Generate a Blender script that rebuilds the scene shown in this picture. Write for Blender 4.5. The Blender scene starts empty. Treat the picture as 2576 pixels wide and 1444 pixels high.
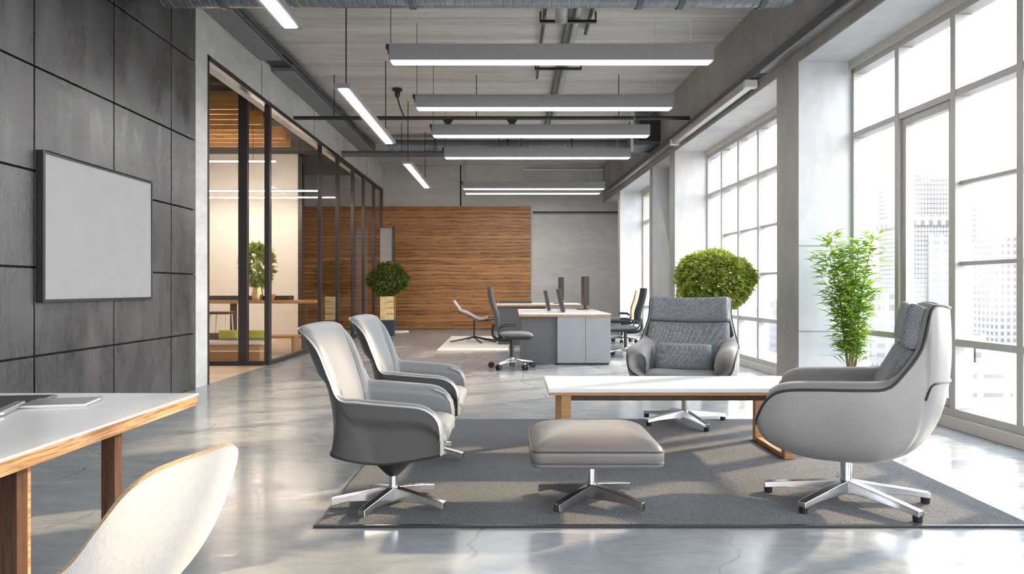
import bpy, bmesh, math, random
from mathutils import Vector, Matrix
R = math.radians
rnd = random.Random(7)
scene = bpy.context.scene
COL = scene.collection

# ------------------------------------------------------------------ mesh building
class MB:
    def __init__(self, tf=None):
        self.v = []; self.f = []; self.tf = tf
    def add(self, vs, fs):
        b = len(self.v)
        self.v += [self.tf(*p) if self.tf else tuple(p) for p in vs]
        self.f += [tuple(i + b for i in f) for f in fs]
        return self
    def box(self, x0, x1, y0, y1, z0, z1):
        vs = [(x, y, z) for z in (z0, z1) for y in (y0, y1) for x in (x0, x1)]
        return self.add(vs, [(0, 2, 3, 1), (4, 5, 7, 6), (0, 1, 5, 4), (2, 6, 7, 3), (0, 4, 6, 2), (1, 3, 7, 5)])
    def hexa(self, a, b):
        """two quads of four corners each, joined"""
        return self.add(list(a) + list(b), [(3, 2, 1, 0), (4, 5, 6, 7), (0, 1, 5, 4), (1, 2, 6, 5), (2, 3, 7, 6), (3, 0, 4, 7)])
    def grid(self, P, cu=False, cv=False):
        n, m = len(P), len(P[0])
        vs = [p for row in P for p in row]
        fs = []
        for i in range(n if cu else n - 1):
            for j in range(m if cv else m - 1):
                i2, j2 = (i + 1) % n, (j + 1) % m
                fs.append((i * m + j, i * m + j2, i2 * m + j2, i2 * m + j))
        return self.add(vs, fs)
    def tube(self, pts, r, n=8, closed=False, caps=True):
        pts = [Vector(p) for p in pts]; N = len(pts)
        rs = r if isinstance(r, (list, tuple)) else [r] * N
        tang = []
        for i in range(N):
            if closed: t = pts[(i + 1) % N] - pts[i - 1]
            else: t = pts[min(i + 1, N - 1)] - pts[max(i - 1, 0)]
            tang.append(t.normalized() if t.length > 1e-9 else Vector((0, 0, 1)))
        ref = Vector((0, 0, 1)) if abs(tang[0].z) < .9 else Vector((1, 0, 0))
        a = tang[0].cross(ref).normalized()
        rings = []
        for i in range(N):
            a = (a - tang[i] * a.dot(tang[i]))
            a = a.normalized() if a.length > 1e-6 else tang[i].orthogonal().normalized()
            b = tang[i].cross(a)
            rings.append([tuple(pts[i] + (a * math.cos(q) + b * math.sin(q)) * rs[i]) for q in [2 * math.pi * k / n for k in range(n)]])
        self.grid(rings, cu=closed, cv=True)
        if caps and not closed:
            self.add(rings[0], [tuple(range(n))[::-1]]); self.add(rings[-1], [tuple(range(n))])
        return self
    def cyl(self, x, y, z0, z1, r, r2=None, n=24):
        return self.lathe([(0, z0), (r, z0), (r, z0), (r2 if r2 is not None else r, z1), (r2 if r2 is not None else r, z1), (0, z1)], x, y, n)
    def lathe(self, prof, x=0, y=0, n=24):
        rings = [[(x + r * math.cos(q), y + r * math.sin(q), z) for q in [2 * math.pi * k / n for k in range(n)]] for r, z in prof]
        return self.grid(rings, cv=True)
    def prism(self, poly, a, b, plane='xz'):
        def P(p, t):
            return {'xz': (p[0], t, p[1]), 'yz': (t, p[0], p[1]), 'xy': (p[0], p[1], t)}[plane]
        n = len(poly)
        self.add([P(p, a) for p in poly] + [P(p, b) for p in poly],
                 [tuple(range(n)), tuple(range(2 * n - 1, n - 1, -1))] + [(i, i + n, (i + 1) % n + n, (i + 1) % n) for i in range(n)])
        return self
    def build(self, name, mat, parent=None, bevel=0, seg=2, subsurf=0, angle=35, smooth=True):
        me = bpy.data.meshes.new(name)
        me.from_pydata(self.v, [], self.f)
        bm = bmesh.new(); bm.from_mesh(me)
        bmesh.ops.remove_doubles(bm, verts=bm.verts, dist=1e-6)
        bmesh.ops.recalc_face_normals(bm, faces=bm.faces)
        bm.to_mesh(me); bm.free()
        if smooth:
            me.shade_smooth()
            if not bevel: me.set_sharp_from_angle(angle=R(angle))
        o = bpy.data.objects.new(name, me); COL.objects.link(o)
        if mat: me.materials.append(mat)
        if parent: o.parent = parent
        if bevel:
            m = o.modifiers.new('bevel', 'BEVEL'); m.width = bevel; m.segments = seg; m.limit_method = 'ANGLE'; m.angle_limit = R(40); m.harden_normals = True
        if subsurf:
            m = o.modifiers.new('subsurf', 'SUBSURF'); m.levels = subsurf; m.render_levels = subsurf
        return o

def thing(name, label, cat, loc=(0, 0, 0), rz=0, group=None):
    o = bpy.data.objects.new(name, None); COL.objects.link(o); o.empty_display_size = .1
    o.location = loc; o.rotation_euler = (0, 0, rz)
    return tag(o, label, cat, group)
def tag(o, label, cat, group=None):
    o['label'] = label; o['category'] = cat
    if group: o['group'] = group
    return o
def struct(o, label=None, cat=None):
    o['kind'] = 'structure'
    if label: o['label'] = label
    if cat: o['category'] = cat
    return o
def empty_struct(name, label, cat):
    o = bpy.data.objects.new(name, None); COL.objects.link(o); o.empty_display_size = .1
    return struct(o, label, cat)
def copy_tree(src, loc, rz, label):
    def rec(o, par):
        c = o.copy(); COL.objects.link(c)
        if par: c.parent = par
        for ch in o.children: rec(ch, c)
        return c
    r = rec(src, None); r.location = loc; r.rotation_euler = (0, 0, rz); r['label'] = label
    return r

def catmull(P, n, closed=False):
    P = [Vector(p) for p in P]; N = len(P); out = []
    segs = N if closed else N - 1
    # arc length resample
    dense = []
    for i in range(segs):
        g = (lambda k: P[k % N]) if closed else (lambda k: P[min(max(k, 0), N - 1)])
        a, b, c, d = g(i - 1), g(i), g(i + 1), g(i + 2)
        for k in range(16):
            t = k / 16
            dense.append(.5 * ((2 * b) + (c - a) * t + (2 * a - 5 * b + 4 * c - d) * t * t + (3 * b - a - 3 * c + d) * t ** 3))
    if not closed: dense.append(P[-1])
    else: dense.append(dense[0])
    L = [0]
    for i in range(1, len(dense)): L.append(L[-1] + (dense[i] - dense[i - 1]).length)
    M = n if closed else n - 1
    j = 0
    for k in range(n):
        s = L[-1] * k / M
        while j < len(L) - 2 and L[j + 1] < s: j += 1
        t = 0 if L[j + 1] == L[j] else (s - L[j]) / (L[j + 1] - L[j])
        out.append(dense[j].lerp(dense[j + 1], min(max(t, 0), 1)))
    return out
def bez(a, b, c, d, t):
    s = 1 - t
    return a * s ** 3 + b * 3 * s * s * t + c * 3 * s * t * t + d * t ** 3
def pad(fn, T, nu=24, nv=16, pu=5, m=2.4, puff=.0):
    """closed cushion: fn(u,v)->(centre, normal); half thickness T swelling to the middle"""
    us = [math.sin(math.pi / 2 * (-1 + 2 * i / nu)) for i in range(nu + 1)]
    vs = [math.sin(math.pi / 2 * (-1 + 2 * i / nv)) for i in range(nv + 1)]
    def h(u, v):
        e = max(0, (1 - abs(u) ** pu)) * max(0, (1 - abs(v) ** pu))
        return T * (e ** (1 / m)) * (1 + puff * (1 - u * u) * (1 - v * v))
    mb = MB(); A = []; B = []
    for u in us:
        ra = []; rb = []
        for v in vs:
            c, n = fn(u, v); c = Vector(c); n = Vector(n).normalized()
            ra.append(tuple(c + n * h(u, v))); rb.append(tuple(c - n * h(u, v)))
        A.append(ra); B.append(rb)
    mb.grid(A); mb.grid([list(r) for r in B])
    return mb

# ------------------------------------------------------------------ materials
class NT:
    def __init__(self, name):
        self.m = bpy.data.materials.new(name); self.m.use_nodes = True
        self.t = self.m.node_tree; self.n = self.t.nodes; self.l = self.t.links
        self.b = self.n['Principled BSDF']; self.out = self.n['Material Output']
        self._co = None
    def node(self, typ, **kw):
        x = self.n.new(typ)
        for k, v in kw.items(): setattr(x, k, v)
        return x
    def co(self, scale=(1, 1, 1), rot=(0, 0, 0), loc=(0, 0, 0)):
        if not self._co: self._co = self.node('ShaderNodeTexCoord')
        mp = self.node('ShaderNodeMapping')
        mp.inputs['Scale'].default_value = scale; mp.inputs['Rotation'].default_value = rot; mp.inputs['Location'].default_value = loc
        self.l.new(self._co.outputs['Object'], mp.inputs['Vector'])
        return mp.outputs['Vector']
    def noise(self, vec, scale=5, detail=4, rough=.55, dist=0):
        x = self.node('ShaderNodeTexNoise')
        x.inputs['Scale'].default_value = scale; x.inputs['Detail'].default_value = detail
        x.inputs['Roughness'].default_value = rough; x.inputs['Distortion'].default_value = dist
        self.l.new(vec, x.inputs['Vector']); return x.outputs['Fac']
    def ramp(self, fac, stops):
        x = self.node('ShaderNodeValToRGB'); r = x.color_ramp
        while len(r.elements) < len(stops): r.elements.new(.5)
        for e, (p, c) in zip(r.elements, stops):
            e.position = p; e.color = (c, c, c, 1) if isinstance(c, (int, float)) else (*c, 1)
        self.l.new(fac, x.inputs['Fac']); return x.outputs['Color']
    def mix(self, fac, a, b, mode='MIX'):
        x = self.node('ShaderNodeMix', data_type='RGBA', blend_type=mode)
        for s, v in ((x.inputs['Factor'], fac), (x.inputs['A'], a), (x.inputs['B'], b)):
            if isinstance(v, bpy.types.NodeSocket): self.l.new(v, s)
            elif isinstance(v, tuple): s.default_value = (*v, 1)
            else: s.default_value = v
        return x.outputs['Result']
    def math(self, op, a, b=0.0):
        x = self.node('ShaderNodeMath', operation=op)
        for s, v in ((x.inputs[0], a), (x.inputs[1], b)):
            if isinstance(v, bpy.types.NodeSocket): self.l.new(v, s)
            else: s.default_value = v
        return x.outputs[0]
    def set(self, **kw):
        for k, v in kw.items():
            s = self.b.inputs[k.replace('_', ' ')]
            if isinstance(v, bpy.types.NodeSocket): self.l.new(v, s)
            elif isinstance(v, tuple): s.default_value = (*v, 1)
            else: s.default_value = v
        return self
    def bump(self, h, strength=.2, dist=.01, chain=None):
        x = self.node('ShaderNodeBump'); x.inputs['Strength'].default_value = strength; x.inputs['Distance'].default_value = dist
        self.l.new(h, x.inputs['Height'])
        if chain: self.l.new(chain, x.inputs['Normal'])
        self.l.new(x.outputs['Normal'], self.b.inputs['Normal']); return x.outputs['Normal']
def plain(name, col, rough=.5, metal=0.0, spec=.5, var=0.0, vs=8, coat=0.0):
    t = NT(name); t.set(Roughness=rough, Metallic=metal, Specular_IOR_Level=spec, Coat_Weight=coat)
    n = t.noise(t.co(), vs, 3)
    lo = tuple(c * (1 - var - .03) for c in col); hi = tuple(min(1, c * (1 + var + .03)) for c in col)
    t.set(Base_Color=t.ramp(n, [(.3, lo), (.7, hi)])); return t.m
def emit(name, col, strength):
    t = NT(name); t.set(Base_Color=(.9, .9, .9), Emission_Color=col, Emission_Strength=strength)
    return t.m
def concrete(name, lo, hi, sc=(1, 1, 1), rough=.75, pits=True, line=None, bump=.15, tint=None):
    t = NT(name)
    big = t.noise(t.co(sc), 1.1, 5, .6); streak = t.noise(t.co(tuple(s * 1 for s in sc)), 7, 6, .65, .4)
    f = t.math('ADD', t.math('MULTIPLY', big, .6), t.math('MULTIPLY', streak, .4))
    c = t.ramp(f, [(.3, lo), (.68, hi)])
    if tint:
        c = t.mix(t.ramp(t.noise(t.co((1, 1, 1)), .45, 3), [(.42, 0.0), (.62, 1.0)]), c, tint, 'MULTIPLY')
    if pits:
        v = t.node('ShaderNodeTexVoronoi'); v.inputs['Scale'].default_value = 9; t.l.new(t.co(), v.inputs['Vector'])
        pm = t.math('MULTIPLY', t.ramp(v.outputs['Distance'], [(.035, 1.0), (.07, 0.0)]), t.ramp(t.noise(t.co(), 1.7, 2), [(.5, 0.0), (.62, 1.0)]))
        c = t.mix(pm, c, tuple(x * .45 for x in lo))
    if line:
        axis, step, w = line
        sx = t.node('ShaderNodeSeparateXYZ'); t.l.new(t._co.outputs['Object'], sx.inputs[0])
        wv = t.math('MULTIPLY', t.math('SUBTRACT', t.noise(t.co((.5, .5, .5)), 1.0, 3), .5), .04)
        u = t.math('ADD', sx.outputs[axis], wv)
        fr = t.math('FRACT', t.math('DIVIDE', u, step))
        lm = t.math('LESS_THAN', fr, w / step)
        c = t.mix(t.math('MULTIPLY', lm, .35), c, tuple(x * .4 for x in lo))
    t.set(Base_Color=c, Roughness=rough, Specular_IOR_Level=.35)
    t.bump(f, bump, .02); return t.m

M = {}
# polished concrete floor
t = NT('polished_concrete')
f1 = t.noise(t.co(), .55, 5, .6, .3); f2 = t.noise(t.co((1, 2.2, 1)), 3.2, 7, .7, 1.0)
f = t.math('ADD', t.math('MULTIPLY', f1, .55), t.math('MULTIPLY', f2, .45))
c = t.ramp(f, [(.33, (.2, .218, .24)), (.5, (.305, .33, .355)), (.66, (.4, .425, .45))])
mp = t.co(); nz = t.node('ShaderNodeTexNoise'); nz.inputs['Scale'].default_value = 1.6; nz.inputs['Detail'].default_value = 6
t.l.new(mp, nz.inputs['Vector'])
warp = t.node('ShaderNodeMix', data_type='RGBA', blend_type='ADD'); warp.inputs['Factor'].default_value = .55
t.l.new(mp, warp.inputs['A']); t.l.new(nz.outputs['Color'], warp.inputs['B'])
vo = t.node('ShaderNodeTexVoronoi', feature='DISTANCE_TO_EDGE'); vo.inputs['Scale'].default_value = .62
t.l.new(warp.outputs['Result'], vo.inputs['Vector'])
crack = t.math('MULTIPLY', t.ramp(vo.outputs['Distance'], [(.0, 1.0), (.006, 0.0)]), t.ramp(t.noise(t.co(), 1.1, 3), [(.46, 0.0), (.6, .8)]))
c = t.mix(crack, c, (.07, .075, .08))
fleck = t.math('MULTIPLY', t.ramp(t.noise(t.co((1, 3, 1)), 22, 5, .7, 1.5), [(.66, 0.0), (.74, 1.0)]), t.ramp(f1, [(.45, 0.0), (.6, .6)]))
c = t.mix(fleck, c, (.1, .105, .115))
t.set(Base_Color=c, Roughness=t.ramp(f2, [(.3, .12), (.7, .25)]), Specular_IOR_Level=.62)
t.bump(f2, .02, .002); M['floor'] = t.m
M['conc'] = concrete('board_concrete', (.44, .43, .415), (.68, .665, .64), (.4, 1, 2.2), line=None)
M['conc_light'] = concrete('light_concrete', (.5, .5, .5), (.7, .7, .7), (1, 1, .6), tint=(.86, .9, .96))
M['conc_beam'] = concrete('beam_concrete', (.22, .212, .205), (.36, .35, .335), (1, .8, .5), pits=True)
M['ceil'] = concrete('ceiling_concrete', (.33, .318, .3), (.64, .625, .6), (.3, 3.2, 1), line=(1, .9, .016), pits=False, bump=.25)
M['far'] = concrete('far_wall_concrete', (.36, .35, .335), (.52, .51, .495), (.5, 1, 1.6), pits=False)
# dark cladding
t = NT('dark_stone_cladding')
a = t.noise(t.co((1, 1.5, .42)), 2.6, 8, .62, .2); g = t.noise(t.co((1, 1, .6)), 26, 6, .75, 2.0)
big = t.noise(t.co((1, .8, .5)), .9, 3)
f = t.math('ADD', t.math('MULTIPLY', a, .65), t.math('MULTIPLY', g, .35))
c = t.ramp(f, [(.32, (.022, .021, .021)), (.5, (.036, .0345, .0345)), (.72, (.085, .081, .079))])
c = t.mix(t.ramp(big, [(.42, 0.0), (.66, .4)]), c, (.14, .133, .13), 'SCREEN')
t.set(Base_Color=c, Roughness=t.ramp(a, [(.36, .17), (.62, .44)]), Specular_IOR_Level=.65)
t.bump(f, .35, .012); M['clad'] = t.m
M['black'] = plain('black_metal', (.018, .018, .02), .38, 0.0, .5)
M['blackgap'] = plain('black_backing', (.008, .008, .008), .9)
M['darkframe'] = plain('dark_glazing_frame', (.028, .029, .033), .35, .3)
# wood wall
def planks(name, ramp, step, long_axis, up_axis, grain=(1, 1, 1), rough=.45, seam=.1):
    t = NT(name)
    sx = t.node('ShaderNodeSeparateXYZ'); t.co(); t.l.new(t._co.outputs['Object'], sx.inputs[0])
    wob = t.math('MULTIPLY', t.math('SUBTRACT', t.noise(t.co(tuple(.8 if i == long_axis else 2.5 for i in range(3))), 1.0, 3), .5), step * 1.4)
    u = t.math('DIVIDE', t.math('ADD', sx.outputs[up_axis], wob), step)
    row = t.math('FLOOR', u); fr = t.math('FRACT', u)
    wn = t.node('ShaderNodeTexWhiteNoise', noise_dimensions='1D'); t.l.new(row, wn.inputs['W'])
    g = t.noise(t.co(grain), 4.0, 6, .65, .6)
    g2 = t.noise(t.co(tuple(x * 2.2 for x in grain)), 5.0, 3, .6, 1.2)
    f = t.math('ADD', t.math('ADD', t.math('MULTIPLY', g, .55), t.math('MULTIPLY', wn.outputs['Value'], .16)), t.math('MULTIPLY', g2, .28))
    c = t.ramp(f, ramp)
    thick = t.noise(t.co(tuple(.9 if i == long_axis else 3 for i in range(3))), 1.7, 3)
    sm = t.math('LESS_THAN', fr, t.math('MULTIPLY', t.ramp(thick, [(.38, 0.0), (.62, 1.0)]), seam))
    c = t.mix(t.math('MULTIPLY', sm, .8), c, (.05, .022, .01))
    t.set(Base_Color=c, Roughness=rough, Specular_IOR_Level=.4)
    t.bump(f, .12, .006); return t.m
M['woodwall'] = planks('warm_plank_wood', [(.3, (.14, .05, .014)), (.5, (.33, .145, .044)), (.7, (.48, .24, .085))], .105, 0, 2, (.5, 1, 6), .42, .26)
M['slat'] = planks('ceiling_slat_wood', [(.3, (.42, .2, .06)), (.7, (.7, .4, .15))], .4, 0, 2, (.5, 1, 5), .45, .03)
M['woodfloor'] = planks('pale_wood_floor', [(.3, (.46, .3, .17)), (.7, (.68, .5, .32))], .16, 0, 1, (.6, 5, 1), .4, .05)
M['oak'] = planks('oak_edge', [(.38, (.27, .13, .05)), (.47, (.5, .3, .15)), (.62, (.66, .45, .26))], .5, 1, 2, (9, .8, 22), .42, .0)
M['oakx'] = planks('oak_rail', [(.3, (.26, .12, .045)), (.5, (.44, .235, .1)), (.7, (.58, .35, .17))], .5, 0, 2, (.8, 8, 18), .42, .0)
M['walnut'] = planks('walnut_leg', [(.32, (.03, .014, .008)), (.5, (.075, .037, .02)), (.7, (.15, .08, .045))], .5, 2, 0, (30, 30, 1.5), .4, .0)
M['white_top'] = plain('white_laminate', (.8, .8, .8), .22, 0, .5)
M['cream'] = plain('cream_sill_paint', (.5, .475, .43), .5)
M['winframe'] = plain('window_frame_paint', (.42, .41, .395), .42, .1)
M['lamp_grey'] = plain('lamp_grey_metal', (.24, .243, .25), .5, .1, .4)
M['lamp_light'] = plain('lamp_pale_metal', (.62, .62, .62), .45)
M['led'] = emit('led_strip', (1, .98, .95), 22)
M['led_warm'] = emit('warm_led_strip', (1, .88, .74), 95)
M['duct'] = plain('galvanised_duct', (.2, .22, .245), .42, .75, var=.12, vs=14)
t = NT('ribbed_galvanised_duct'); wv = t.node('ShaderNodeTexWave', wave_type='BANDS', bands_direction='X'); wv.inputs['Scale'].default_value = 3.2; wv.inputs['Distortion'].default_value = .15
t.l.new(t.co(), wv.inputs['Vector']); n = t.noise(t.co((3, 1, 1)), 5, 5, .7)
t.set(Base_Color=t.ramp(n, [(.3, (.16, .18, .205)), (.7, (.26, .285, .315))]), Roughness=.4, Metallic=.7)
t.bump(t.ramp(wv.outputs['Fac'], [(.0, 0.0), (.12, 1.0)]), .5, .012); M['duct'] = t.m
M['duct_dark'] = plain('dark_duct_paint', (.1, .11, .125), .5, .3, var=.1)
M['soffit'] = plain('grey_painted_duct', (.22, .225, .23), .6, .1, var=.06, vs=5)
M['pipe'] = plain('grey_pipe', (.36, .36, .35), .45, .3, var=.1)
M['chrome'] = plain('brushed_chrome', (.62, .63, .65), .18, 1.0)
M['gunmetal'] = plain('polished_gunmetal', (.3, .3, .31), .22, 1.0)
M['plastic'] = plain('black_plastic', (.02, .022, .026), .4)
M['rubber'] = plain('black_rubber', (.012, .012, .013), .6)
def leather(name, col, rough=.42, bump=.06, coat=0):
    t = NT(name); v = t.node('ShaderNodeTexVoronoi'); v.inputs['Scale'].default_value = 260; t.l.new(t.co(), v.inputs['Vector'])
    n = t.noise(t.co(), 3, 4)
    t.set(Base_Color=t.ramp(n, [(.3, tuple(c * .93 for c in col)), (.7, tuple(c * 1.05 for c in col))]), Roughness=rough, Specular_IOR_Level=.45, Sheen_Weight=.08)
    t.bump(t.math('ADD', v.outputs['Distance'], t.math('MULTIPLY', n, 3)), bump, .002); return t.m
M['leather_pale'] = leather('pale_grey_leather', (.27, .265, .262), .4)
M['leather_mid'] = leather('warm_grey_leather', (.225, .22, .216), .45)
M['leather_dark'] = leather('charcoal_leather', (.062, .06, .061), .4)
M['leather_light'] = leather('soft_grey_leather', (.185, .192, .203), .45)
M['leather_ott'] = leather('taupe_leather', (.17, .157, .148), .42)
def weave(name, a, b, rot, scale=60):
    t = NT(name); w = t.node('ShaderNodeTexWave'); w.inputs['Scale'].default_value = scale; w.inputs['Distortion'].default_value = 7; w.inputs['Detail'].default_value = 3; w.inputs['Detail Scale'].default_value = 2
    t.l.new(t.co((1, 1, 1), rot), w.inputs['Vector'])
    n = t.noise(t.co(), 9, 4)
    f = t.math('ADD', t.math('MULTIPLY', w.outputs['Fac'], .55), t.math('MULTIPLY', n, .45))
    t.set(Base_Color=t.ramp(f, [(.25, a), (.75, b)]), Roughness=.85, Specular_IOR_Level=.2, Sheen_Weight=.2)
    t.bump(f, .35, .004); return t.m
M['fabric'] = weave('grey_woven_fabric', (.13, .143, .16), (.23, .25, .275), (.3, .5, .4), 30)
t = NT('white_woven_fabric'); n = t.noise(t.co((1, 1, .35)), 120, 4, .7); n2 = t.noise(t.co(), 3, 3)
t.set(Base_Color=t.ramp(n, [(.3, (.4, .382, .36)), (.7, (.47, .45, .425))]), Roughness=.85, Specular_IOR_Level=.2, Sheen_Weight=.2)
t.bump(t.math('ADD', n, t.math('MULTIPLY', n2, .2)), .35, .003); M['boucle'] = t.m
M['tan'] = weave('tan_woven_fabric', (.36, .25, .14), (.48, .35, .2), (1.2, .4, .8), 40)
# rug
t = NT('charcoal_rug_pile')
v = t.node('ShaderNodeTexVoronoi'); v.inputs['Scale'].default_value = 95; t.l.new(t.co(), v.inputs['Vector'])
n = t.noise(t.co(), 60, 4, .7); big = t.noise(t.co((1, 2, 1)), 1.2, 4)
f = t.math('ADD', t.math('MULTIPLY', v.outputs['Distance'], .8), t.math('MULTIPLY', n, .5))
c = t.ramp(f, [(.2, (.028, .033, .04)), (.8, (.095, .106, .12))])
c = t.mix(t.ramp(big, [(.4, 0.0), (.65, .3)]), c, (.16, .155, .15))
t.set(Base_Color=c, Roughness=.95, Specular_IOR_Level=.15, Sheen_Weight=.15); t.bump(f, .8, .006); M['rug'] = t.m
M['mat'] = plain('cream_mat_wool', (.72, .66, .6), .9, var=.04, vs=40)
M['gold'] = plain('brass_pot', (.72, .55, .27), .3, .85, var=.15, vs=10)
M['navy'] = plain('dark_blue_plinth', (.03, .05, .075), .45)
M['screen_white'] = plain('projection_board', (.3, .297, .307), .5)
M['office_grey'] = plain('office_grey_laminate', (.27, .295, .32), .45)
M['office_dark'] = plain('office_dark_laminate', (.1, .105, .112), .5)
M['mesh_back'] = plain('slate_chair_shell', (.07, .085, .1), .5)
M['seat_grey'] = plain('grey_seat_cloth', (.13, .135, .16), .8)
M['white_paint'] = plain('white_partition_paint', (.7, .685, .66), .7)
M['dark_ceiling'] = plain('dark_ceiling_paint', (.06, .057, .055), .8)
M['alu'] = plain('aluminium', (.55, .56, .57), .3, .9)
M['pot_dark'] = plain('dark_planter', (.03, .03, .034), .5)
M['pot_white'] = plain('white_planter', (.7, .7, .69), .4)
M['soil'] = plain('soil', (.035, .025, .018), .95)
M['stem'] = plain('woody_stem', (.2, .15, .07), .8, var=.2)
M['lime'] = plain('lime_cushion_cloth', (.38, .4, .05), .8)
def leafmat(name, a, b, trans=.35):
    t = NT(name); n = t.noise(t.co(), 9, 2)
    c = t.ramp(n, [(.35, a), (.65, b)])
    t.set(Base_Color=c, Roughness=.45, Specular_IOR_Level=.35)
    tr = t.node('ShaderNodeBsdfTranslucent'); t.l.new(c, tr.inputs['Color'])
    mx = t.node('ShaderNodeMixShader'); mx.inputs[0].default_value = trans
    t.l.new(t.b.outputs[0], mx.inputs[1]); t.l.new(tr.outputs[0], mx.inputs[2]); t.l.new(mx.outputs[0], t.out.inputs['Surface'])
    return t.m
M['leaf_dark'] = leafmat('boxwood_leaf', (.055, .095, .016), (.14, .19, .035))
M['leaf_lime'] = leafmat('lime_bush_leaf', (.19, .26, .04), (.46, .52, .11))
M['leaf_bamboo'] = leafmat('bamboo_leaf', (.15, .31, .03), (.38, .56, .09), .4)
# glass
def glass(name, tint=(1, 1, 1), f0=.04, k=.75):
    t = NT(name); t.n.remove(t.b)
    tr = t.node('ShaderNodeBsdfTransparent'); tr.inputs[0].default_value = (*tint, 1)
    gl = t.node('ShaderNodeBsdfGlossy'); gl.inputs['Roughness'].default_value = .0
    lw = t.node('ShaderNodeLayerWeight'); lw.inputs['Blend'].default_value = .5
    p = t.math('ADD', t.math('MULTIPLY', t.math('POWER', lw.outputs['Facing'], 5.0), k), f0)
    mx = t.node('ShaderNodeMixShader'); t.l.new(p, mx.inputs[0]); t.l.new(tr.outputs[0], mx.inputs[1]); t.l.new(gl.outputs[0], mx.inputs[2])
    t.l.new(mx.outputs[0], t.out.inputs['Surface']); return t.m
M['glass'] = glass('clear_glass')
M['glass_warm'] = glass('partition_glass', (.96, .94, .92), .035, .5)
# facades
def facade(name, base, line, sx, sz, lw=.12, hstrip=None):
    t = NT(name); s = t.node('ShaderNodeSeparateXYZ'); t.co(); t.l.new(t._co.outputs['Object'], s.inputs[0])
    hx = t.math('ADD', s.outputs[0], s.outputs[1])
    fx = t.math('FRACT', t.math('DIVIDE', hx, sx)); fz = t.math('FRACT', t.math('DIVIDE', s.outputs[2], sz))
    if hstrip:
        m = t.math('MULTIPLY', t.math('LESS_THAN', fx, hstrip[0]), t.math('LESS_THAN', fz, hstrip[1]))
    else:
        m = t.math('MAXIMUM', t.math('LESS_THAN', fx, lw), t.math('LESS_THAN', fz, lw))
    n = t.noise(t.co(), .12, 2)
    m = t.math('MULTIPLY', m, t.ramp(n, [(.35, .25), (.6, 1.0)]))
    t.set(Base_Color=t.mix(m, base, line), Roughness=.8, Specular_IOR_Level=.1); return t.m
M['tower'] = facade('tower_facade', (.2, .2, .2), (.07, .066, .07), .42, .62, .2)
M['tower2'] = facade('slab_facade', (.195, .19, .19), (.1, .096, .096), 1.1, 1.2, .3, (.5, .55))
M['tower3'] = facade('grey_block_facade', (.185, .185, .185), (.13, .13, .135), 1.4, 1.0, .3, (.6, .5))
M['lowrise'] = facade('low_building_facade', (.2, .2, .2), (.12, .105, .1), 2.2, 1.6, .3, (.75, .22))
M['paving'] = plain('pale_paving', (.19, .187, .182), .9, var=.04, vs=.3)
M['awning'] = plain('coral_roof', (.2, .15, .135), .8)

# ------------------------------------------------------------------ the room
CEIL = 4.8; FAR = 19.75; LX = -3.78
def RW(n, s, z): return (4.03 - .04 * s + n, s, z)          # right-hand wall: n out from the glass line, s along it
YB = -4.2
fl = MB().box(LX - .02, 4.9, YB, FAR + .3, -.2, 0).box(LX - .25, LX - .02, YB - .1, 8.2, -.2, 0).build('floor', M['floor']); struct(fl, 'polished grey concrete floor', 'floor')
fl2 = MB().box(-9.8, LX - .02, 8.2, FAR + .3, -.2, 0).build('floor_meeting_room', M['woodfloor']); struct(fl2, 'pale plank floor of the glazed meeting room', 'floor')
ce = MB().box(-4.1, 4.9, YB, FAR + .3, CEIL, CEIL + .3).build('ceiling', M['ceil']); struct(ce, 'board-marked concrete ceiling', 'ceiling')
ce2 = MB().box(-9.8, -4.1, 8.0, FAR + .3, 4.5, 4.7).build('ceiling_meeting_room', M['dark_ceiling']); struct(ce2, 'dark ceiling of the glazed meeting room', 'ceiling')
# left wall: dark panels
SEAM_Y = [-4.28, -3.21, -2.14, -1.07, 0, 1.07, 2.14, 3.21, 4.28, 5.35, 6.42, 7.5, 8.08]
SEAM_Z = [0, .66, 1.365, 2.13, 2.96, 3.9, CEIL]
mb = MB()
for i in range(len(SEAM_Y) - 1):
    for j in range(len(SEAM_Z) - 1):
        mb.box(LX - .035, LX, SEAM_Y[i] + .009, SEAM_Y[i + 1] - .009, SEAM_Z[j] + .008, SEAM_Z[j + 1] - .008)
wl = mb.build('wall_left', M['clad'], bevel=.003, seg=1); struct(wl, 'dark stone panels of the side wall', 'wall')
MB().box(LX - .25, LX - .035, YB, 8.08, 0, CEIL).build('wall_backing', M['blackgap'], parent=wl)
# concrete pier and lintel around the glazing
mb = MB().box(LX - .3, LX, 8.08, 8.39, 0, CEIL).box(LX - .3, LX, 8.39, FAR, 4.1, CEIL)
wl2 = mb.build('wall_left_rear', M['conc'], bevel=.004); struct(wl2, 'pale concrete pier and lintel over the glazing', 'wall')
mb = MB()
for y in (10.2, 12.9, 15.2, 17.6): mb.box(LX - .002, LX + .002, y - .007, y + .007, 4.1, 4.6)
mb.build('joint', M['blackgap'], parent=wl2)
# far wall
wf = MB().box(-9.8, 3.6, FAR, FAR + .3, 0, CEIL + .3).build('wall_far', M['far']); struct(wf, 'grey concrete wall at the far end', 'wall')
mb = MB().box(.6, 3.3, FAR - .006, FAR, 3.40, 3.44).box(-1.52, -1.48, FAR - .006, FAR, 3.6, CEIL).box(.6, 3.3, FAR - .006, FAR, 3.36, 3.375)
mb.build('joint', M['blackgap'], parent=wf)
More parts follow.
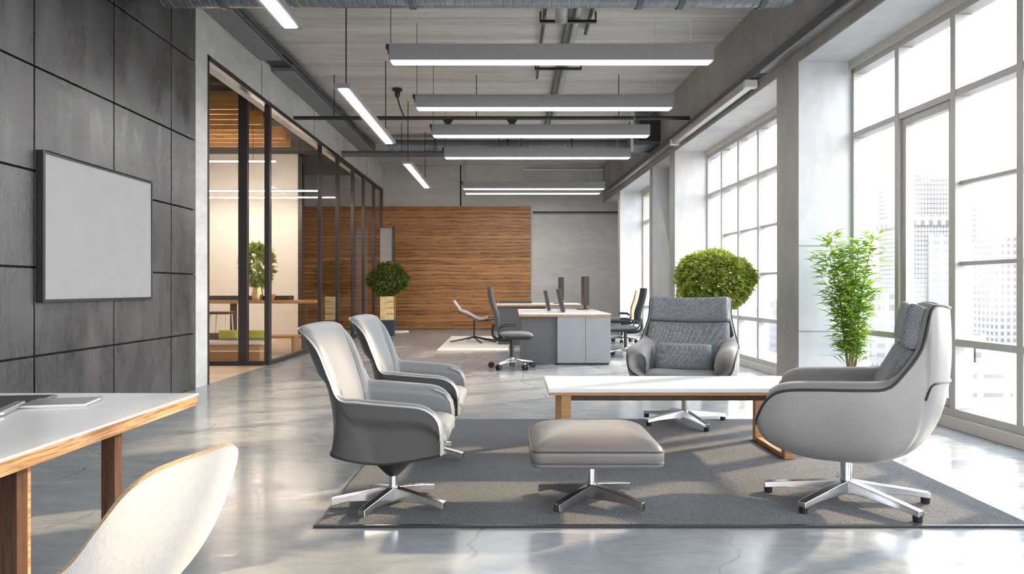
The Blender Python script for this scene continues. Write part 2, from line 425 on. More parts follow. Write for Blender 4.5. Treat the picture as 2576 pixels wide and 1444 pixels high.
# right wall: columns, beam and infill
mb = MB(RW)
for a, b in ((2.58, 3.13), (7.43, 7.98), (12.27, 12.62), (13.9, 14.12), (17.25, 17.5)):
    mb.box(-.58, .2, a, b, 0, 3.7)
mb.box(-.02, .2, 12.62, 13.9, 0, 3.7)
mb.box(-.58, .2, 17.5, FAR, 3.7, 3.7001)
wr = mb.build('wall_right', M['conc_light'], bevel=.008); struct(wr, 'pale concrete window wall columns', 'wall')
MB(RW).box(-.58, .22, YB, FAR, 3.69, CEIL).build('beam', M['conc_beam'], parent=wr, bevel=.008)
MB(RW).box(-.572, .2, YB, FAR, 3.684, 3.69).build('soffit', M['conc_light'], parent=wr)  # paler underside slab, its colour standing in for outside light bounced up
mb = MB(RW)
for a, b in ((7.43, 7.98), (12.27, 12.62)):
    for z in (1.66, .72): mb.box(-.583, .1, a - .003, b + .003, z, z + .012)
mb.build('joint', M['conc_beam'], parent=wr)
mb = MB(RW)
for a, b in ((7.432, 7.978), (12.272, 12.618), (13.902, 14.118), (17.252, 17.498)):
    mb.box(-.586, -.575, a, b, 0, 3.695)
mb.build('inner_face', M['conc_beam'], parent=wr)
# unseen wall behind the camera, its glazing added for frontal fill light
mb = MB().box(LX - .25, 4.6, YB - .2, YB, 0, 1.3).box(LX - .25, 4.6, YB - .2, YB, 3.3, CEIL)
for x in (-3.9, -1.3, 1.3, 4.1): mb.box(x - .15, x + .15, YB - .2, YB, 1.3, 3.3)
wb = mb.build('wall_back', M['conc_light']); struct(wb, 'concrete frame of the unseen end wall, openings added for fill light', 'wall')
mb = MB()
for x in (-2.6, 0, 2.7): mb.box(x - .03, x + .03, YB - .15, YB - .05, 1.3, 3.3)
w5 = mb.build('fill_window', M['winframe']); struct(w5, 'unseen window added behind the viewer for fill light', 'window')
MB().box(LX, 4.0, YB - .11, YB - .1, 1.3, 3.3).build('glass', M['glass'], parent=w5)

def right_window(name, label, s0, s1, mull, fine, sash=None):
    root = empty_struct(name, label, 'window')
    mb = MB(RW)
    mb.box(0, .14, s0, s0 + .045, .1, 3.6).box(0, .14, s1 - .045, s1, .1, 3.6)
    mb.box(0, .14, s0, s1, 3.545, 3.6).box(-.01, .14, s0, s1, .1, .165)
    mb.build('frame', M['winframe'], root, bevel=.004)
    mb = MB(RW)
    for s in mull: mb.box(-.012, .14, s - .032, s + .032, .165, 3.545)
    mb.build('mullion', M['winframe'], root, bevel=.005)
    mb = MB(RW)
    mb.box(-.006, .12, s0 + .045, s1 - .045, 2.84, 2.9)
    mb.box(-.002, .12, s0 + .045, s1 - .045, .705, .765)
    for a, b in fine:
        for z in (2.1, 1.41): mb.box(.03, .1, a + .03, b - .03, z - .017, z + .017)
    mb.build('transom', M['winframe'], root, bevel=.004)
    if sash:
        a, b = sash; mb = MB(RW)
        for q in ((a + .032, a + .095), (b - .095, b - .032)): mb.box(.02, .1, q[0], q[1], .165, 2.84)
        mb.box(.02, .1, a + .05, b - .05, 2.77, 2.84).box(.02, .1, a + .05, b - .05, .165, .24)
        mb.build('sash', M['winframe'], root, bevel=.004)
    MB(RW).box(.07, .076, s0 + .04, s1 - .04, .14, 3.57).build('glass', M['glass'], root)
    MB(RW).box(-.035, .14, s0, s1, 3.6, 3.69).build('head_board', M['cream'], root, bevel=.004)
    return root
right_window('window_1', 'tall grid window beside the swivel armchair', 3.13, 7.43, [3.53, 4.3, 5.08, 5.81, 6.6], [(3.53, 4.3), (4.3, 5.08), (5.08, 5.81)], (5.81, 6.6))
right_window('window_2', 'tall grid window behind the lime bush', 7.98, 12.27, [8.4, 9.18, 9.96, 10.74, 11.5], [(8.4, 9.18), (9.18, 9.96), (9.96, 10.74), (10.74, 11.5)])
right_window('window_3', 'narrow view of the window nearest the far wall', 14.12, 17.25, [14.9, 15.7, 16.5], [])
right_window('window_6', 'window next to the viewer', -1.7, 2.58, [-.9, -.1, .7, 1.5], [])
mb = MB(RW)
for a, b in ((-1.7, 2.58), (3.13, 7.43), (7.98, 12.27), (14.12, 17.25)): mb.box(-.05, .16, a, b, 0, .1)
bb = mb.build('baseboard_right', M['cream'], bevel=.004); struct(bb, 'cream kerb under the windows', 'baseboard')
MB(RW).box(0, .2, YB, -1.7, 0, 3.7).build('wall_right_near', M['conc_light']); struct(bpy.data.objects['wall_right_near'], 'concrete window wall beside the viewer', 'wall')
MB(RW).box(0, .2, 17.5, FAR, 0, 3.7).build('wall_right_far', M['conc_light']); struct(bpy.data.objects['wall_right_far'], 'concrete window wall by the far corner', 'wall')

# glazed partition on the left
w4 = empty_struct('window_4', 'black framed glass partition of the meeting room', 'window')
MB().box(LX - .08, LX + .012, 8.39, FAR, 4.03, 4.1).box(LX - .08, LX + .012, 8.39, 8.42, 0, 4.1).build('head_frame', M['darkframe'], w4, bevel=.004)
MB().box(LX - .06, LX + .01, 10.5, FAR, 0, .07).build('sill_frame', M['darkframe'], w4, bevel=.004)
for y, w in ((10.55, .1), (13.4, .05), (14.75, .09), (16.15, .06), (17.3, .06), (18.6, .06), (19.7, .05)):
    MB().box(LX - .07, LX + .01, y - w / 2, y + w / 2, .07, 4.03).build('post', M['darkframe'], w4, bevel=.004)
MB().box(LX - .03, LX - .024, 10.6, FAR, .07, 4.03).build('glass', M['glass_warm'], w4)
# return screen of the entrance recess
w7 = empty_struct('window_7', 'glass screen set back in the meeting room entrance', 'window')
MB().box(-5.6, LX - .07, 10.47, 10.53, 0, .07).build('sill_frame', M['darkframe'], w7, bevel=.004)
MB().box(-4.24, -4.1, 10.46, 10.54, .07, 4.45).build('post', M['darkframe'], w7, bevel=.005)
MB().box(-5.0, -4.95, 10.47, 10.53, .07, 4.45).build('post', M['darkframe'], w7, bevel=.005)
MB().box(-5.6, LX - .08, 10.497, 10.503, .07, 4.45).build('glass', M['glass_warm'], w7)

# meeting room shell
mr = MB().box(-9.8, -9.6, 8.0, FAR, 0, 4.6).build('wall_meeting_room_side', M['white_paint']); struct(mr, 'white side wall of the meeting room', 'wall')
mr2 = MB().box(-9.6, LX - .25, 8.0, 8.1, 0, 4.6).build('wall_meeting_room_front', M['white_paint']); struct(mr2, 'front wall of the meeting room', 'wall')
mr3 = MB().box(-9.6, -5.25, 16.6, 16.75, 0, 4.5).build('wall_meeting_room_rear', M['white_paint'], bevel=.006); struct(mr3, 'white screen wall inside the meeting room', 'wall')
MB().box(-5.25, -5.15, 16.58, 16.77, 0, 4.5).build('edge_post', M['darkframe'], parent=mr3)
# slatted ceiling boards
sl = empty_struct('trim_1', 'timber ceiling boards of the meeting room', 'ceiling boards')
for k, y in enumerate([10.75, 11.05, 11.4, 11.75, 12.15, 12.5, 12.85, 13.2, 13.6]):
    MB().box(-9.6, -4.35 - .06 * (k % 3), y, y + .05, 4.05, 4.28).build('board', M['slat'], sl)
# wood feature wall
wp = MB().box(-6.2, .55, FAR - .06, FAR, .02, 3.58).build('wall_far_panelling', M['woodwall'], bevel=.004); struct(wp, 'warm timber panelling on the far wall', 'wall')

# ------------------------------------------------------------------ ceiling services
def ring(axis_pts, r, n=24): return MB().tube(axis_pts, r, n)
dt = thing('round_air_duct', 'dark round ventilation duct crossing just under the ceiling above the nearest lamp', 'duct', (0, 6.9, 4.275))
MB().tube([(-3.55, 0, 0), (-1, 0, 0), (1.2, 0, 0), (2.84, 0, 0)], .2, 32).build('pipe', M['duct'], dt)
for x in (-2.95, -1.02, 1.3, 1.72, 2.55):
    MB().tube([(x - .03, 0, 0), (x + .03, 0, 0)], .215, 32).box(x - .008, x + .008, -.008, .008, .19, .523).build('clamp', M['duct_dark'], dt)
db = thing('soffit_duct', 'long grey rectangular duct running above the glass partition', 'duct', (LX, 0, 0))
MB().box(0.004, .35, 4.2, 10.1, 4.6, CEIL - .003).build('duct_section', M['soffit'], db, bevel=.01)
MB().box(0.004, .35, 10.6, 17.0, 4.6, CEIL - .003).build('duct_section', M['soffit'], db, bevel=.01)
MB().box(0.03, .33, 10.1, 10.6, 4.66, CEIL - .003).build('gap_collar', M['plastic'], db)
for k, (x, z, r) in enumerate(((.385, 4.63, .016), (.41, 4.68, .014), (.395, 4.735, .02))):
    c = MB().tube([(LX + x + .012 * math.sin(y * 2.3 + k), y, z + .012 * math.cos(y * 1.7 + k)) for y in [4.2 + .4 * i for i in range(32)]], r, 6).build('ceiling_cable', M['duct_dark'])
    tag(c, ['lowest cable clipped along the grey duct edge', 'middle cable clipped along the grey duct edge', 'topmost cable clipped along the grey duct edge'][k], 'cable', 'cables along the grey duct')
# service pipes along the middle of the ceiling
specs = [(.42, 4.745, .022, 2.5, 11.4, 'black', 'thin black conduit at the outer edge of the ceiling pipe run'),
         (.62, 4.7, .08, 5.0, 8.6, 'pipe', 'fat pale pipe with an open downturned end under the ceiling'),
         (.74, 4.74, .035, 2.5, 15.5, 'duct_dark', 'dark pipe second along the ceiling run'),
         (.85, 4.74, .045, 2.5, 15.5, 'pipe', 'pale grey straight pipe in the middle of the ceiling run'),
         (1.02, 4.745, .024, 2.5, 9.4, 'black', 'thin black conduit by the window side of the ceiling pipe run')]
for x, z, r, y0, y1, m, lab in specs:
    if m == 'pipe' and r > .07:
        o = MB()
        pts = [(x, y0, z), (x, y1 - .35, z)] + [(x, y1 - .35 + .3 * math.sin(a), z - .3 * (1 - math.cos(a))) for a in [R(15 * k) for k in range(1, 5)]]
        o.tube(pts, r, 20, caps=False)
        a, b = pts[-1], (x, y1 - .35 + .33, z - .3)
        o = o.build('service_pipe', M[m])
        MB().tube([pts[-2], pts[-1]], r * .9, 20).build('pipe_bore', M['blackgap'], o)
    else:
        o = MB().tube([(x, y0, z), (x, y1, z)], r, 12).build('service_pipe', M[m])
    tag(o, lab, 'pipe', 'pipes along the ceiling')
for y in (8.8, 10.7):
    o = MB().box(.36, 1.1, y - .02, y + .02, 4.655, 4.69).box(.36, .38, y - .01, y + .01, 4.69, CEIL).box(1.08, 1.1, y - .01, y + .01, 4.69, CEIL).build('hanger_bracket', M['black'])
    tag(o, 'black hanger bar under the ceiling pipes, ' + ('near the first pendant lamp' if y < 9 else 'near the third pendant lamp'), 'bracket', 'pipe hanger bars')
# black sprinkler pipe across
sp = thing('sprinkler_pipe', 'thin black pipe crossing the whole room behind the second pendant lamp', 'pipe', (0, 11.4, 4.07))
MB().tube([(-3.68, 0, 0), (3.0, 0, 0)], .033, 12).build('pipe', M['black'], sp)
for x in (-1.08, 0.0):
    MB().add([(x - .09, -.03, -.03), (x + .09, -.03, -.03), (x + .015, -.03, -.14), (x - .015, -.03, -.14), (x - .09, .03, -.03), (x + .09, .03, -.03), (x + .015, .03, -.14), (x - .015, .03, -.14)],
             [(0, 1, 2, 3), (7, 6, 5, 4), (0, 4, 5, 1), (1, 5, 6, 2), (2, 6, 7, 3), (3, 7, 4, 0)]).build('bracket', M['black'], sp)
for x in (-3.0, -.6, 1.8): MB().tube([(x, 0, 0), (x, 0, .73)], .008, 6).build('hanger_rod', M['black'], sp)
d2 = thing('round_air_duct', 'blue-grey round duct crossing behind the third pendant lamp', 'duct', (0, 15.9, 4.52))
MB().tube([(-2.9, 0, 0), (0, 0, 0), (2.76, 0, 0)], .17, 24).build('pipe', M['duct'], d2)
for x in (-1.8, -.1, 1.4): MB().tube([(x - .03, 0, 0), (x + .03, 0, 0)], .182, 24).box(x - .008, x + .008, -.008, .008, .16, .277).build('clamp', M['duct_dark'], d2)
o = MB().box(-.42, .36, 15.2, 15.5, 4.27, 4.4).build('junction_box', M['lamp_grey'], bevel=.01); tag(o, 'flat grey box hanging in front of the blue-grey duct', 'box')
for x in (-.3, .2): MB().box(x, x + .02, 15.34, 15.36, 4.4, CEIL - .003).build('hanger_rod', M['black'], o)
p2 = MB().tube([(-3.7, 14.7, 4.12), (-.3, 14.7, 4.12)], .065, 16).build('service_pipe', M['duct_dark']); tag(p2, 'thick dark pipe poking out of the lintel above the partition', 'pipe')
MB().tube([(-2.4, 14.7, 4.18), (-2.4, 14.7, CEIL)], .008, 6).build('hanger_rod', M['black'], p2)
for x, z in ((2.55, 4.28), (1.9, 4.4)):
    pass
ah = thing('fan_coil_unit', 'dark boxy air unit hung in the far upper corner by the windows', 'air unit', (2.5, 13.6, 4.3))
MB().box(-.1, .55, -.3, .5, -.28, .3).build('casing', M['duct_dark'], ah, bevel=.015)
MB().box(-.16, -.11, -.32, -.26, -.4, .5).build('hanger', M['lamp_light'], ah)
MB().box(.0, .45, -.32, -.3, -.2, .2).build('grille', M['black'], ah)
# conduit on the far wall
MB().tube([(.35, FAR - .05, 4.66), (2.75, FAR - .05, 4.66), (2.93, FAR - .05, 4.6), (2.98, FAR - .05, 4.45), (2.98, FAR - .05, 3.9)], .022, 10).build('wall_conduit', M['lamp_light'])
tag(bpy.data.objects['wall_conduit'], 'pale thin conduit bending down the far concrete wall', 'conduit')
# smoke detector with arm
sd = thing('smoke_detector', 'black domed ceiling sensor with a thin drop arm', 'sensor', (-2.07, 12.2, CEIL))
MB().lathe([(0, 0), (.09, 0), (.09, -.035), (.05, -.05), (.05, -.1), (.035, -.15), (0, -.16)], n=20).build('dome', M['black'], sd)
MB().tube([(0, 0, -.15), (.08, -.2, -.38), (.24, -.68, -.70)], .014, 8).build('arm', M['black'], sd)
# thin drop rods left side
for k, (x, y, z) in enumerate([(-1.85, 7.85, 3.7), (-1.9, 9.2, 3.7), (-1.75, 8.9, 4.07), (-1.62, 9.2, 4.07)]):
    pass
# linear pendants across the room
pos = [(.425, 7.33), (.437, 9.23), (.466, 10.9), (.478, 12.72), (.54, 16.7), (.535, 17.5)]
ordn = ['grey linear pendant lamp hung nearest, longest in view', 'grey linear pendant lamp, second from the nearest', 'grey linear pendant lamp, third, just behind the black cross pipe',
        'grey linear pendant lamp, fourth, in front of the blue-grey duct', 'grey linear pendant lamp before the far wall, the higher looking one', 'grey linear pendant lamp closest to the far wall, the lower looking one']
proto = thing('pendant_lamp', ordn[0], 'lamp', (pos[0][0], pos[0][1], 3.64), 0, 'grey linear pendant lamps')
MB().box(-1.75, 1.75, -.07, .07, .012, .19).build('housing', M['lamp_grey'], proto, bevel=.004)
MB().prism([(-1.745, .02), (-1.715, 0), (1.715, 0), (1.745, .02)], -.066, .066).build('diffuser', M['led'], proto)
for x in (-1.73, 1.5):
    for y in (-.05, .05)[:1]:
        MB().tube([(x, y, .19), (x, y, CEIL - 3.642)], .004, 6).build('cable', M['lamp_light'] if x > 0 else M['black'], proto)
MB().box(-1.79, -1.74, -.03, .03, .15, .2).box(-1.77, -1.74, -.02, .02, .1, .2).build('cable_clip', M['plastic'], proto)
for (x, y), lab in zip(pos[1:], ordn[1:]): copy_tree(proto, (x, y, 3.64), 0, lab)
# linear lamps running lengthwise
pos = [(-2.0, 4.61), (-2.0, 9.5), (-2.0, 14.35)]
ordl = ['slim lit lamp running lengthwise, cut by the top edge of the picture', 'slim lit lamp running lengthwise beside the duct, the whole one in the middle', 'slim lit lamp running lengthwise, the small one towards the far wall']
proto = thing('pendant_strip_lamp', ordl[0], 'lamp', (pos[0][0], pos[0][1], 3.55), 0, 'lengthwise slim lamps')
MB().box(-.1, .1, -1.55, 1.55, .008, .06).build('housing', M['lamp_grey'], proto, bevel=.004)
MB().box(-.055, .055, -1.5, 1.5, 0, .012).build('diffuser', M['led'], proto)
for y in (-1.35, 1.2): MB().tube([(0, y, .06), (0, y, CEIL - 3.552)], .008, 6).build('rod', M['black'], proto)
for (x, y), lab in zip(pos[1:], ordl[1:]): copy_tree(proto, (x, y, 3.55), 0, lab)
# conduit and batten on the beam
tr = thing('beam_conduit', 'dark metal cable trunking running the length of the window beam', 'trunking', (0, 0, 0))
MB(RW).box(-.685, -.592, 2.2, 18.4, 3.84, 3.95).build('trunking', M['duct_dark'], tr, bevel=.006)
MB(RW).box(-.69, -.592, 2.2, 8.2, 3.81, 3.838).build('tray', M['alu'], tr)
MB(RW).box(-.69, -.592, 12.1, 18.4, 3.81, 3.838).build('tray', M['alu'], tr)
bt = thing('batten_light', 'silver batten lamp fixed under the dark trunking on the window beam', 'lamp', (0, 0, 0))
prof = [(-.74, 3.83), (-.6, 3.83), (-.592, 3.78), (-.615, 3.745), (-.66, 3.73), (-.72, 3.745), (-.745, 3.78)]
P = [[RW(n, s, z) for n, z in prof] for s in (8.6, 10.2, 11.9)]
mb = MB(); mb.grid(P, cv=True); mb.add(P[0], [tuple(range(7))]); mb.add(P[-1], [tuple(range(7))[::-1]])
mb.build('reflector', M['alu'], bt)
for s in (8.5, 11.9): MB(RW).box(-.755, -.59, s, s + .1, 3.725, 3.835).build('end_cap', M['lamp_light'], bt, bevel=.02)
# meeting room lamps
for k, (y, x0, x1, z) in enumerate([(12.0, -8.2, -4.2, 3.46), (14.2, -8.0, -4.05, 3.25), (15.6, -7.7, -4.02, 3.3)]):
    o = thing('pendant_room_lamp', ['thin warm strip lamp in the meeting room, highest one', 'thin warm strip lamp in the meeting room, middle one', 'thin warm strip lamp in the meeting room, lowest one'][k], 'lamp', (0, y, z), 0, 'meeting room strip lamps')
    MB().box(x0, x1, -.02, .02, .0, .02).build('housing', M['lamp_light'], o)
    MB().box(x0, x1, -.019, .019, -.016, .0).build('diffuser', M['led_warm'], o)
    for x in (x0 + .4, x1 - .4): MB().tube([(x, 0, .02), (x, 0, 4.498 - z)], .004, 5).build('cable', M['black'], o)
yb = thing('pendant_bell_lamp', 'small yellow bell shade inside the meeting room by the pier', 'lamp', (-4.95, 9.2, 3.85))
MB().lathe([(.0, .34), (.05, .33), (.07, .28), (.09, .1), (.15, 0), (.145, 0), (.085, .1), (.0, .3)], n=24).build('shade', plain('yellow_enamel', (.75, .5, .06), .35), yb)
MB().tube([(0, 0, .33), (0, 0, .65)], .006, 6).build('cord', M['black'], yb)

# ------------------------------------------------------------------ furniture
def star_base(root, spec, hub_r=.045, z_hub=.085, mat='chrome', foot=True, h0=.05, h1=.03, w0=.03, w1=.026):
    MB().cyl(0, 0, .035, .11, hub_r * .8, hub_r * .7, 24).build('hub', M[mat], root)
    for a, L in spec:
        a = R(a); d = Vector((math.cos(a), math.sin(a), 0)); n = Vector((-d.y, d.x, 0))
        def sec(r, zt, zb, w): 
            c = d * r
            return [tuple(c + n * w + Vector((0, 0, zb))), tuple(c - n * w + Vector((0, 0, zb))), tuple(c - n * w * .8 + Vector((0, 0, zt))), tuple(c + n * w * .8 + Vector((0, 0, zt)))]
        mb = MB()
        S = [sec(.0, z_hub + .02, z_hub - h0, w0), sec(L * .35, z_hub + .002, z_hub - h0 + .002, w0 * .95), sec(L * .75, z_hub - .02, z_hub - .052, w1 * 1.05), sec(L, z_hub - .035, .012 if not foot else .03, w1)]
        mb.grid(S, cv=True); mb.add(S[0], [(0, 1, 2, 3)]); mb.add(S[-1], [(3, 2, 1, 0)])
        leg = mb.build('leg', M[mat], root, bevel=.003)
        if foot:
            c = d * (L - .02)
            MB().cyl(c.x, c.y, 0, .036, .022, .024, 14).build('foot', M['rubber'], leg)

def bowl(rim, pole, a=.9, bulge=.0, N=72, nv=16, waist=0):
    rim = catmull(rim, N, True); pole = Vector(pole); rows = []
    for r in rim:
        out = Vector((r.x - pole.x, r.y - pole.y, 0)); L = out.length; o = out.normalized()
        p1 = pole + out * a + Vector((0, 0, 0))
        p2 = Vector((r.x, r.y, pole.z + (r.z - pole.z) * .42)) + o * bulge
        rows.append([tuple(bez(pole + out * .02, p1, p2, r, k / nv)) for k in range(nv + 1)])
    return rim, rows
def mirror(half):
    """half rim from front centre to back centre, y >= 0 -> closed loop"""
    return half + [(x, -y, z) for x, y, z in reversed(half[1:-1])]
def roll(rim, axis, secs, floor_ring=None):
    """sweep a roll (inward, up) along the rim; axis(r)-> inward unit"""
    rows = []
    for r in rim:
        i = axis(r)
        rows.append([tuple(r + i * s[0] + Vector((0, 0, s[1]))) for s in secs])
    return rows

# ---- armchair with headrest
def headrest_chair(label, loc, rz, star, lumbar):
    root = thing('lounge_armchair', label, 'armchair', loc, rz, 'headrest swivel armchairs')
    half = [(.42, 0, .40), (.432, .2, .41), (.435, .33, .44), (.42, .415, .50), (.37, .44, .595), (.29, .45, .645), (.12, .452, .662), (-.08, .45, .672), (-.19, .435, .688), (-.262, .412, .765), (-.328, .385, .866),
            (-.352, .372, .947), (-.378, .366, 1.075), (-.415, .32, 1.098), (-.468, .18, 1.085), (-.488, 0, 1.078)]
    rim = catmull(mirror(half), 128, True); pole = Vector((-.02, 0, .235)); rows = []
    for r in rim:
        out = Vector((r.x - pole.x, r.y - pole.y, 0)); o = out.normalized()
        low = max(0, min(1, (.66 - r.z) / .2)) * max(0, min(1, (r.x - .1) / .25))
        p1 = pole + out * (.92 - .47 * low)
        p2 = Vector((r.x, r.y, pole.z + (r.z - pole.z) * (.42 - .12 * low))) + o * (.035 - .05 * low)
        rows.append([tuple(bez(pole + out * .02, p1, p2, r, k / 18)) for k in range(19)])
    MB().grid(rows, cu=True).build('shell', M['leather_pale'], root, angle=60)
    def inward(r):
        front = max(0, min(1, (r.x - .37) / .05))
        side = Vector((0, -r.y / max(.25, abs(r.y)), 0))
        top = max(0, min(1, (r.z - .7) / .06))
        if r.z > .7: return (side * (1 - top) + Vector((.9, -.45 * r.y / .37, 0)) * top).normalized()
        return (side * (1 - front) + Vector((-1, -.6 * r.y / .42, 0)) * front).normalized()
    secs = [(0, 0), (.006, .016), (.035, .034), (.085, .04), (.13, .028), (.158, -.005), (.165, -.05), (.16, -.13), (.165, -.22)]
    rr = []
    for r in rim:
        i = inward(r); k = 1 - .8 * max(0, min(1, (r.z - .69) / .06)); f = 1 - .75 * max(0, min(1, (.52 - r.z) / .1))
        row = []
        for a, b in secs:
            q = r + i * a * k + Vector((0, 0, b * (f if b > 0 else 1) * (k if b > 0 else 1)))
            q.z = max(q.z, .402)
            row.append(tuple(q))
        rr.append(row)
    mb = MB(); mb.grid(rr, cu=True)
    floor = [[tuple(Vector(p).lerp(Vector((-.02, 0, min(.42, p[2]))), t)) for t in (0, .5, 1)] for p in [q[-1] for q in rr]]
    mb.grid(floor, cu=True)
    mb.build('upholstery', M['leather_mid'], root, angle=70)
    MB().tube([tuple(p + Vector((0, 0, .004))) for p in rim], .0075, 8, closed=True).build('piping', M['plastic'], root)
    MB().tube([tuple(Vector(rows[k % 128][13]) + (Vector(rows[k % 128][13]) - Vector((-.1, 0, .68))).normalized() * .003) for k in range(47, 82)], .005, 6).build('back_seam', M['plastic'], root)
    def seat(u, v):
        return (.09 + .31 * v, .295 * u, .43 + .03 * v - .03 * (1 - u * u) - .03 * max(0, v) ** 5), (-.1, 0, 1)
    pad(seat, .062, 26, 22, 6, 2.6, .25).build('seat_cushion', M['leather_light'], root, angle=80)
    def backp(u, v):
        t = (v + 1) / 2
        x = -.09 - .225 * t; z = .43 + .44 * t
        return (x - .03 * (1 - u * u), u * (.352 + .008 * t + .055 * (1 - t) ** 1.2), z - .012 * (1 - u * u) * t), (1, -.1 * u, .4)
    pad(backp, .066, 30, 22, 16, 3.4, .12).build('back_cushion', M['fabric'], root, angle=80)
    def headp(u, v):
        t = (v + 1) / 2
        return (-.31 - .04 * t ** 1.6 - .02 * (1 - u * u) + .02 * u ** 6, u * (.36 - .012 * t), .885 + .215 * t - .016 * (1 - u * u)), (1, -.1 * u, .22 + .2 * t)
    pad(headp, .064, 30, 18, 14, 3.2, .12).build('headrest', M['fabric'], root, angle=80)
    if lumbar:
        def lum(u, v): return (.045 - .05 * v, .235 * u * (1 - .04 * v), .575 + .115 * v), (1, 0, .38)
        pad(lum, .065, 22, 16, 6, 2.4, .1).build('lumbar_cushion', M['fabric'], root, angle=80)
    MB().cyl(0, 0, .09, .25, .033, .028, 24).build('column', M['chrome'], root)
    MB().cyl(0, 0, .225, .25, .075, .09, 24).build('mounting_plate', M['gunmetal'], root)
    star_base(root, star, .05, .095)
    return root
headrest_chair('pale grey shell swivel armchair seen in profile beside the window', (1.88, 3.8, .0135), R(153), [(207 + a, .43) for a in (68, 160, 214, 296, 351)], False)
headrest_chair('grey swivel armchair with lumbar pillow facing the viewer behind the low table', (1.53, 5.98, .0135), R(-111), [(111 + a, .4) for a in (15, 92, 140, 203, 283)], True)

# ---- plain barrel armchairs on the other side
def barrel_chair(label, loc, rz, star):
    root = thing('barrel_armchair', label, 'armchair', loc, rz, 'charcoal barrel swivel armchairs')
    bot = [(.345, .36, .355), (.28, .362, .342), (.17, .362, .322), (.05, .362, .31), (-.07, .36, .325), (-.15, .352, .342), (-.2, .33, .355), (-.215, .27, .36), (-.22, .15, .36), (-.22, 0, .36)]
    top = [(.345, .36, .455), (.335, .362, .515), (.3, .366, .562), (.235, .37, .59), (.1, .372, .603), (-.06, .37, .617), (-.155, .364, .632), (-.205, .358, .735), (-.262, .35, .868), (-.318, .338, .935), (-.362, .312, .965),
           (-.395, .23, .975), (-.41, .1, .978), (-.412, 0, .978)]
    N = 60
    B = catmull(bot, N); T = catmull(top, N)
    B = B + [Vector((p.x, -p.y, p.z)) for p in reversed(B[:-1])]
    T = T + [Vector((p.x, -p.y, p.z)) for p in reversed(T[:-1])]
    rows = []
    nv = 14
    for b, tt in zip(B, T):
        row = []
        for k in range(nv + 1):
            q = k / nv
            p = b.lerp(tt, q)
            backness = max(0, min(1, (-.05 - tt.x) / .2))
            c = Vector((.055 * math.sin(q * math.pi) * backness * (1 if q < .6 else .6), 0, 0))
            # overhanging arm roll: lower panel sits in a little
            sidey = (1 - backness) * (.0 if q > .72 else -.028 * min(1, (.72 - q) / .1)) * math.copysign(1, b.y)
            row.append(tuple(p + c + Vector((0, sidey, 0))))
        rows.append(row)
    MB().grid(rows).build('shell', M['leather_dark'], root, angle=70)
    # underside
    mb = MB(); c = Vector((.06, 0, .285))
    und = [[tuple(b.lerp(c, q) - Vector((0, 0, .0))) for q in (0, .35, .7, 1)] for b in [Vector(r[0]) for r in rows]]
    mb.grid(und, cu=True).build('underside', M['leather_dark'], root, angle=70)
    MB().lathe([(0, .165), (.03, .165), (.045, .178), (.1, .235), (.14, .30), (0, .325)], .05, 0, 24).build('swivel_mount', M['plastic'], root)
    # inner upholstery
    def inward(r):
        sg = math.copysign(1, r.y) if abs(r.y) > 1e-4 else 0
        sm = lambda x: (lambda q: q * q * (3 - 2 * q))(max(0, min(1, x)))
        a, b, c = Vector((0, -sg, 0)), Vector((.35, -.94 * sg, 0)), Vector((1, -.6 * r.y / .36, 0)).normalized()
        v = a.lerp(b, sm((r.z - .6) / .14))
        return v.lerp(c, sm((-.29 - r.x) / .1)).normalized()
    rr = []
    for p in T:
        i = inward(p); back = max(0, min(1, (-.1 - p.x) / .12))
        seq = [(0, 0), (.008, .014), (.03, .02), (.06, .012), (.082, -.02)]
        row = [p + i * a + Vector((0, 0, b)) for a, b in seq]
        last = row[-1]
        zb = .40
        fx = last.x + (max(-.13, last.x) - last.x) * back
        yy = last.y if back < .5 else last.y * .93
        for q in (.15, .35, .55, .75, 1):
            row.append(Vector((last.x + (fx + .0 - last.x) * q + .02 * math.sin(q * math.pi) * back, last.y + (yy - last.y) * q, last.z + (zb - last.z) * q)))
        rr.append([tuple(v) for v in row])
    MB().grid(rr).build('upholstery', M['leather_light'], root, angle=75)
    # front arm faces
    for s in (1, -1):
        poly = [(.345 - .0, .355), (.345, .455), (.335, .515), (.3, .562), (.235, .59)]
        mb = MB()
        P = [[(x, s * .362, z), (x + .012, s * .345, z + .004), (x + .012, s * .30, z + .004), (x, s * .278, z)] for x, z in poly]
        mb.grid(P)
        mb.build('arm_front', M['leather_light'], root, angle=70)
    def seat(u, v):
        return (.11 + .255 * v, .285 * u, .40 + .012 * v), (0, 0, 1)
    pad(seat, .065, 22, 20, 7, 2.4, .2).build('seat_cushion', M['leather_light'], root, angle=80)
    MB().box(.3, .345, -.27, .27, .335, .40).build('front_rail', M['leather_light'], root, bevel=.012)
    k0 = 0
    pts = [tuple(p + Vector((0, .004 * math.copysign(1, p.y), .004))) for p in T]
    pts = [tuple(Vector(rows[0][k])) for k in range(nv)] + pts + [tuple(Vector(rows[-1][k])) for k in reversed(range(nv))]
    MB().tube(pts, .0055, 6).build('piping', M['alu'], root)
    MB().tube([tuple(Vector(r[0]) - Vector((0, 0, .002))) for r in rows], .006, 6).build('hem_piping', M['plastic'], root)
    MB().cyl(.05, 0, .08, .175, .024, .022, 20).build('column', M['chrome'], root)
    sub = bpy.data.objects.new('base', None); COL.objects.link(sub); sub.parent = root; sub.location = (.05, 0, 0)
    star_base(sub, star, .035, .085, 'chrome', False, .055, .03, .026, .024)
    return root
barrel_chair('charcoal barrel swivel armchair on the rug corner, nearer of the pair', (-.70, 3.7, .0135), 0, [(187, .33), (243, .27), (340, .31), (52, .3), (125, .28)])
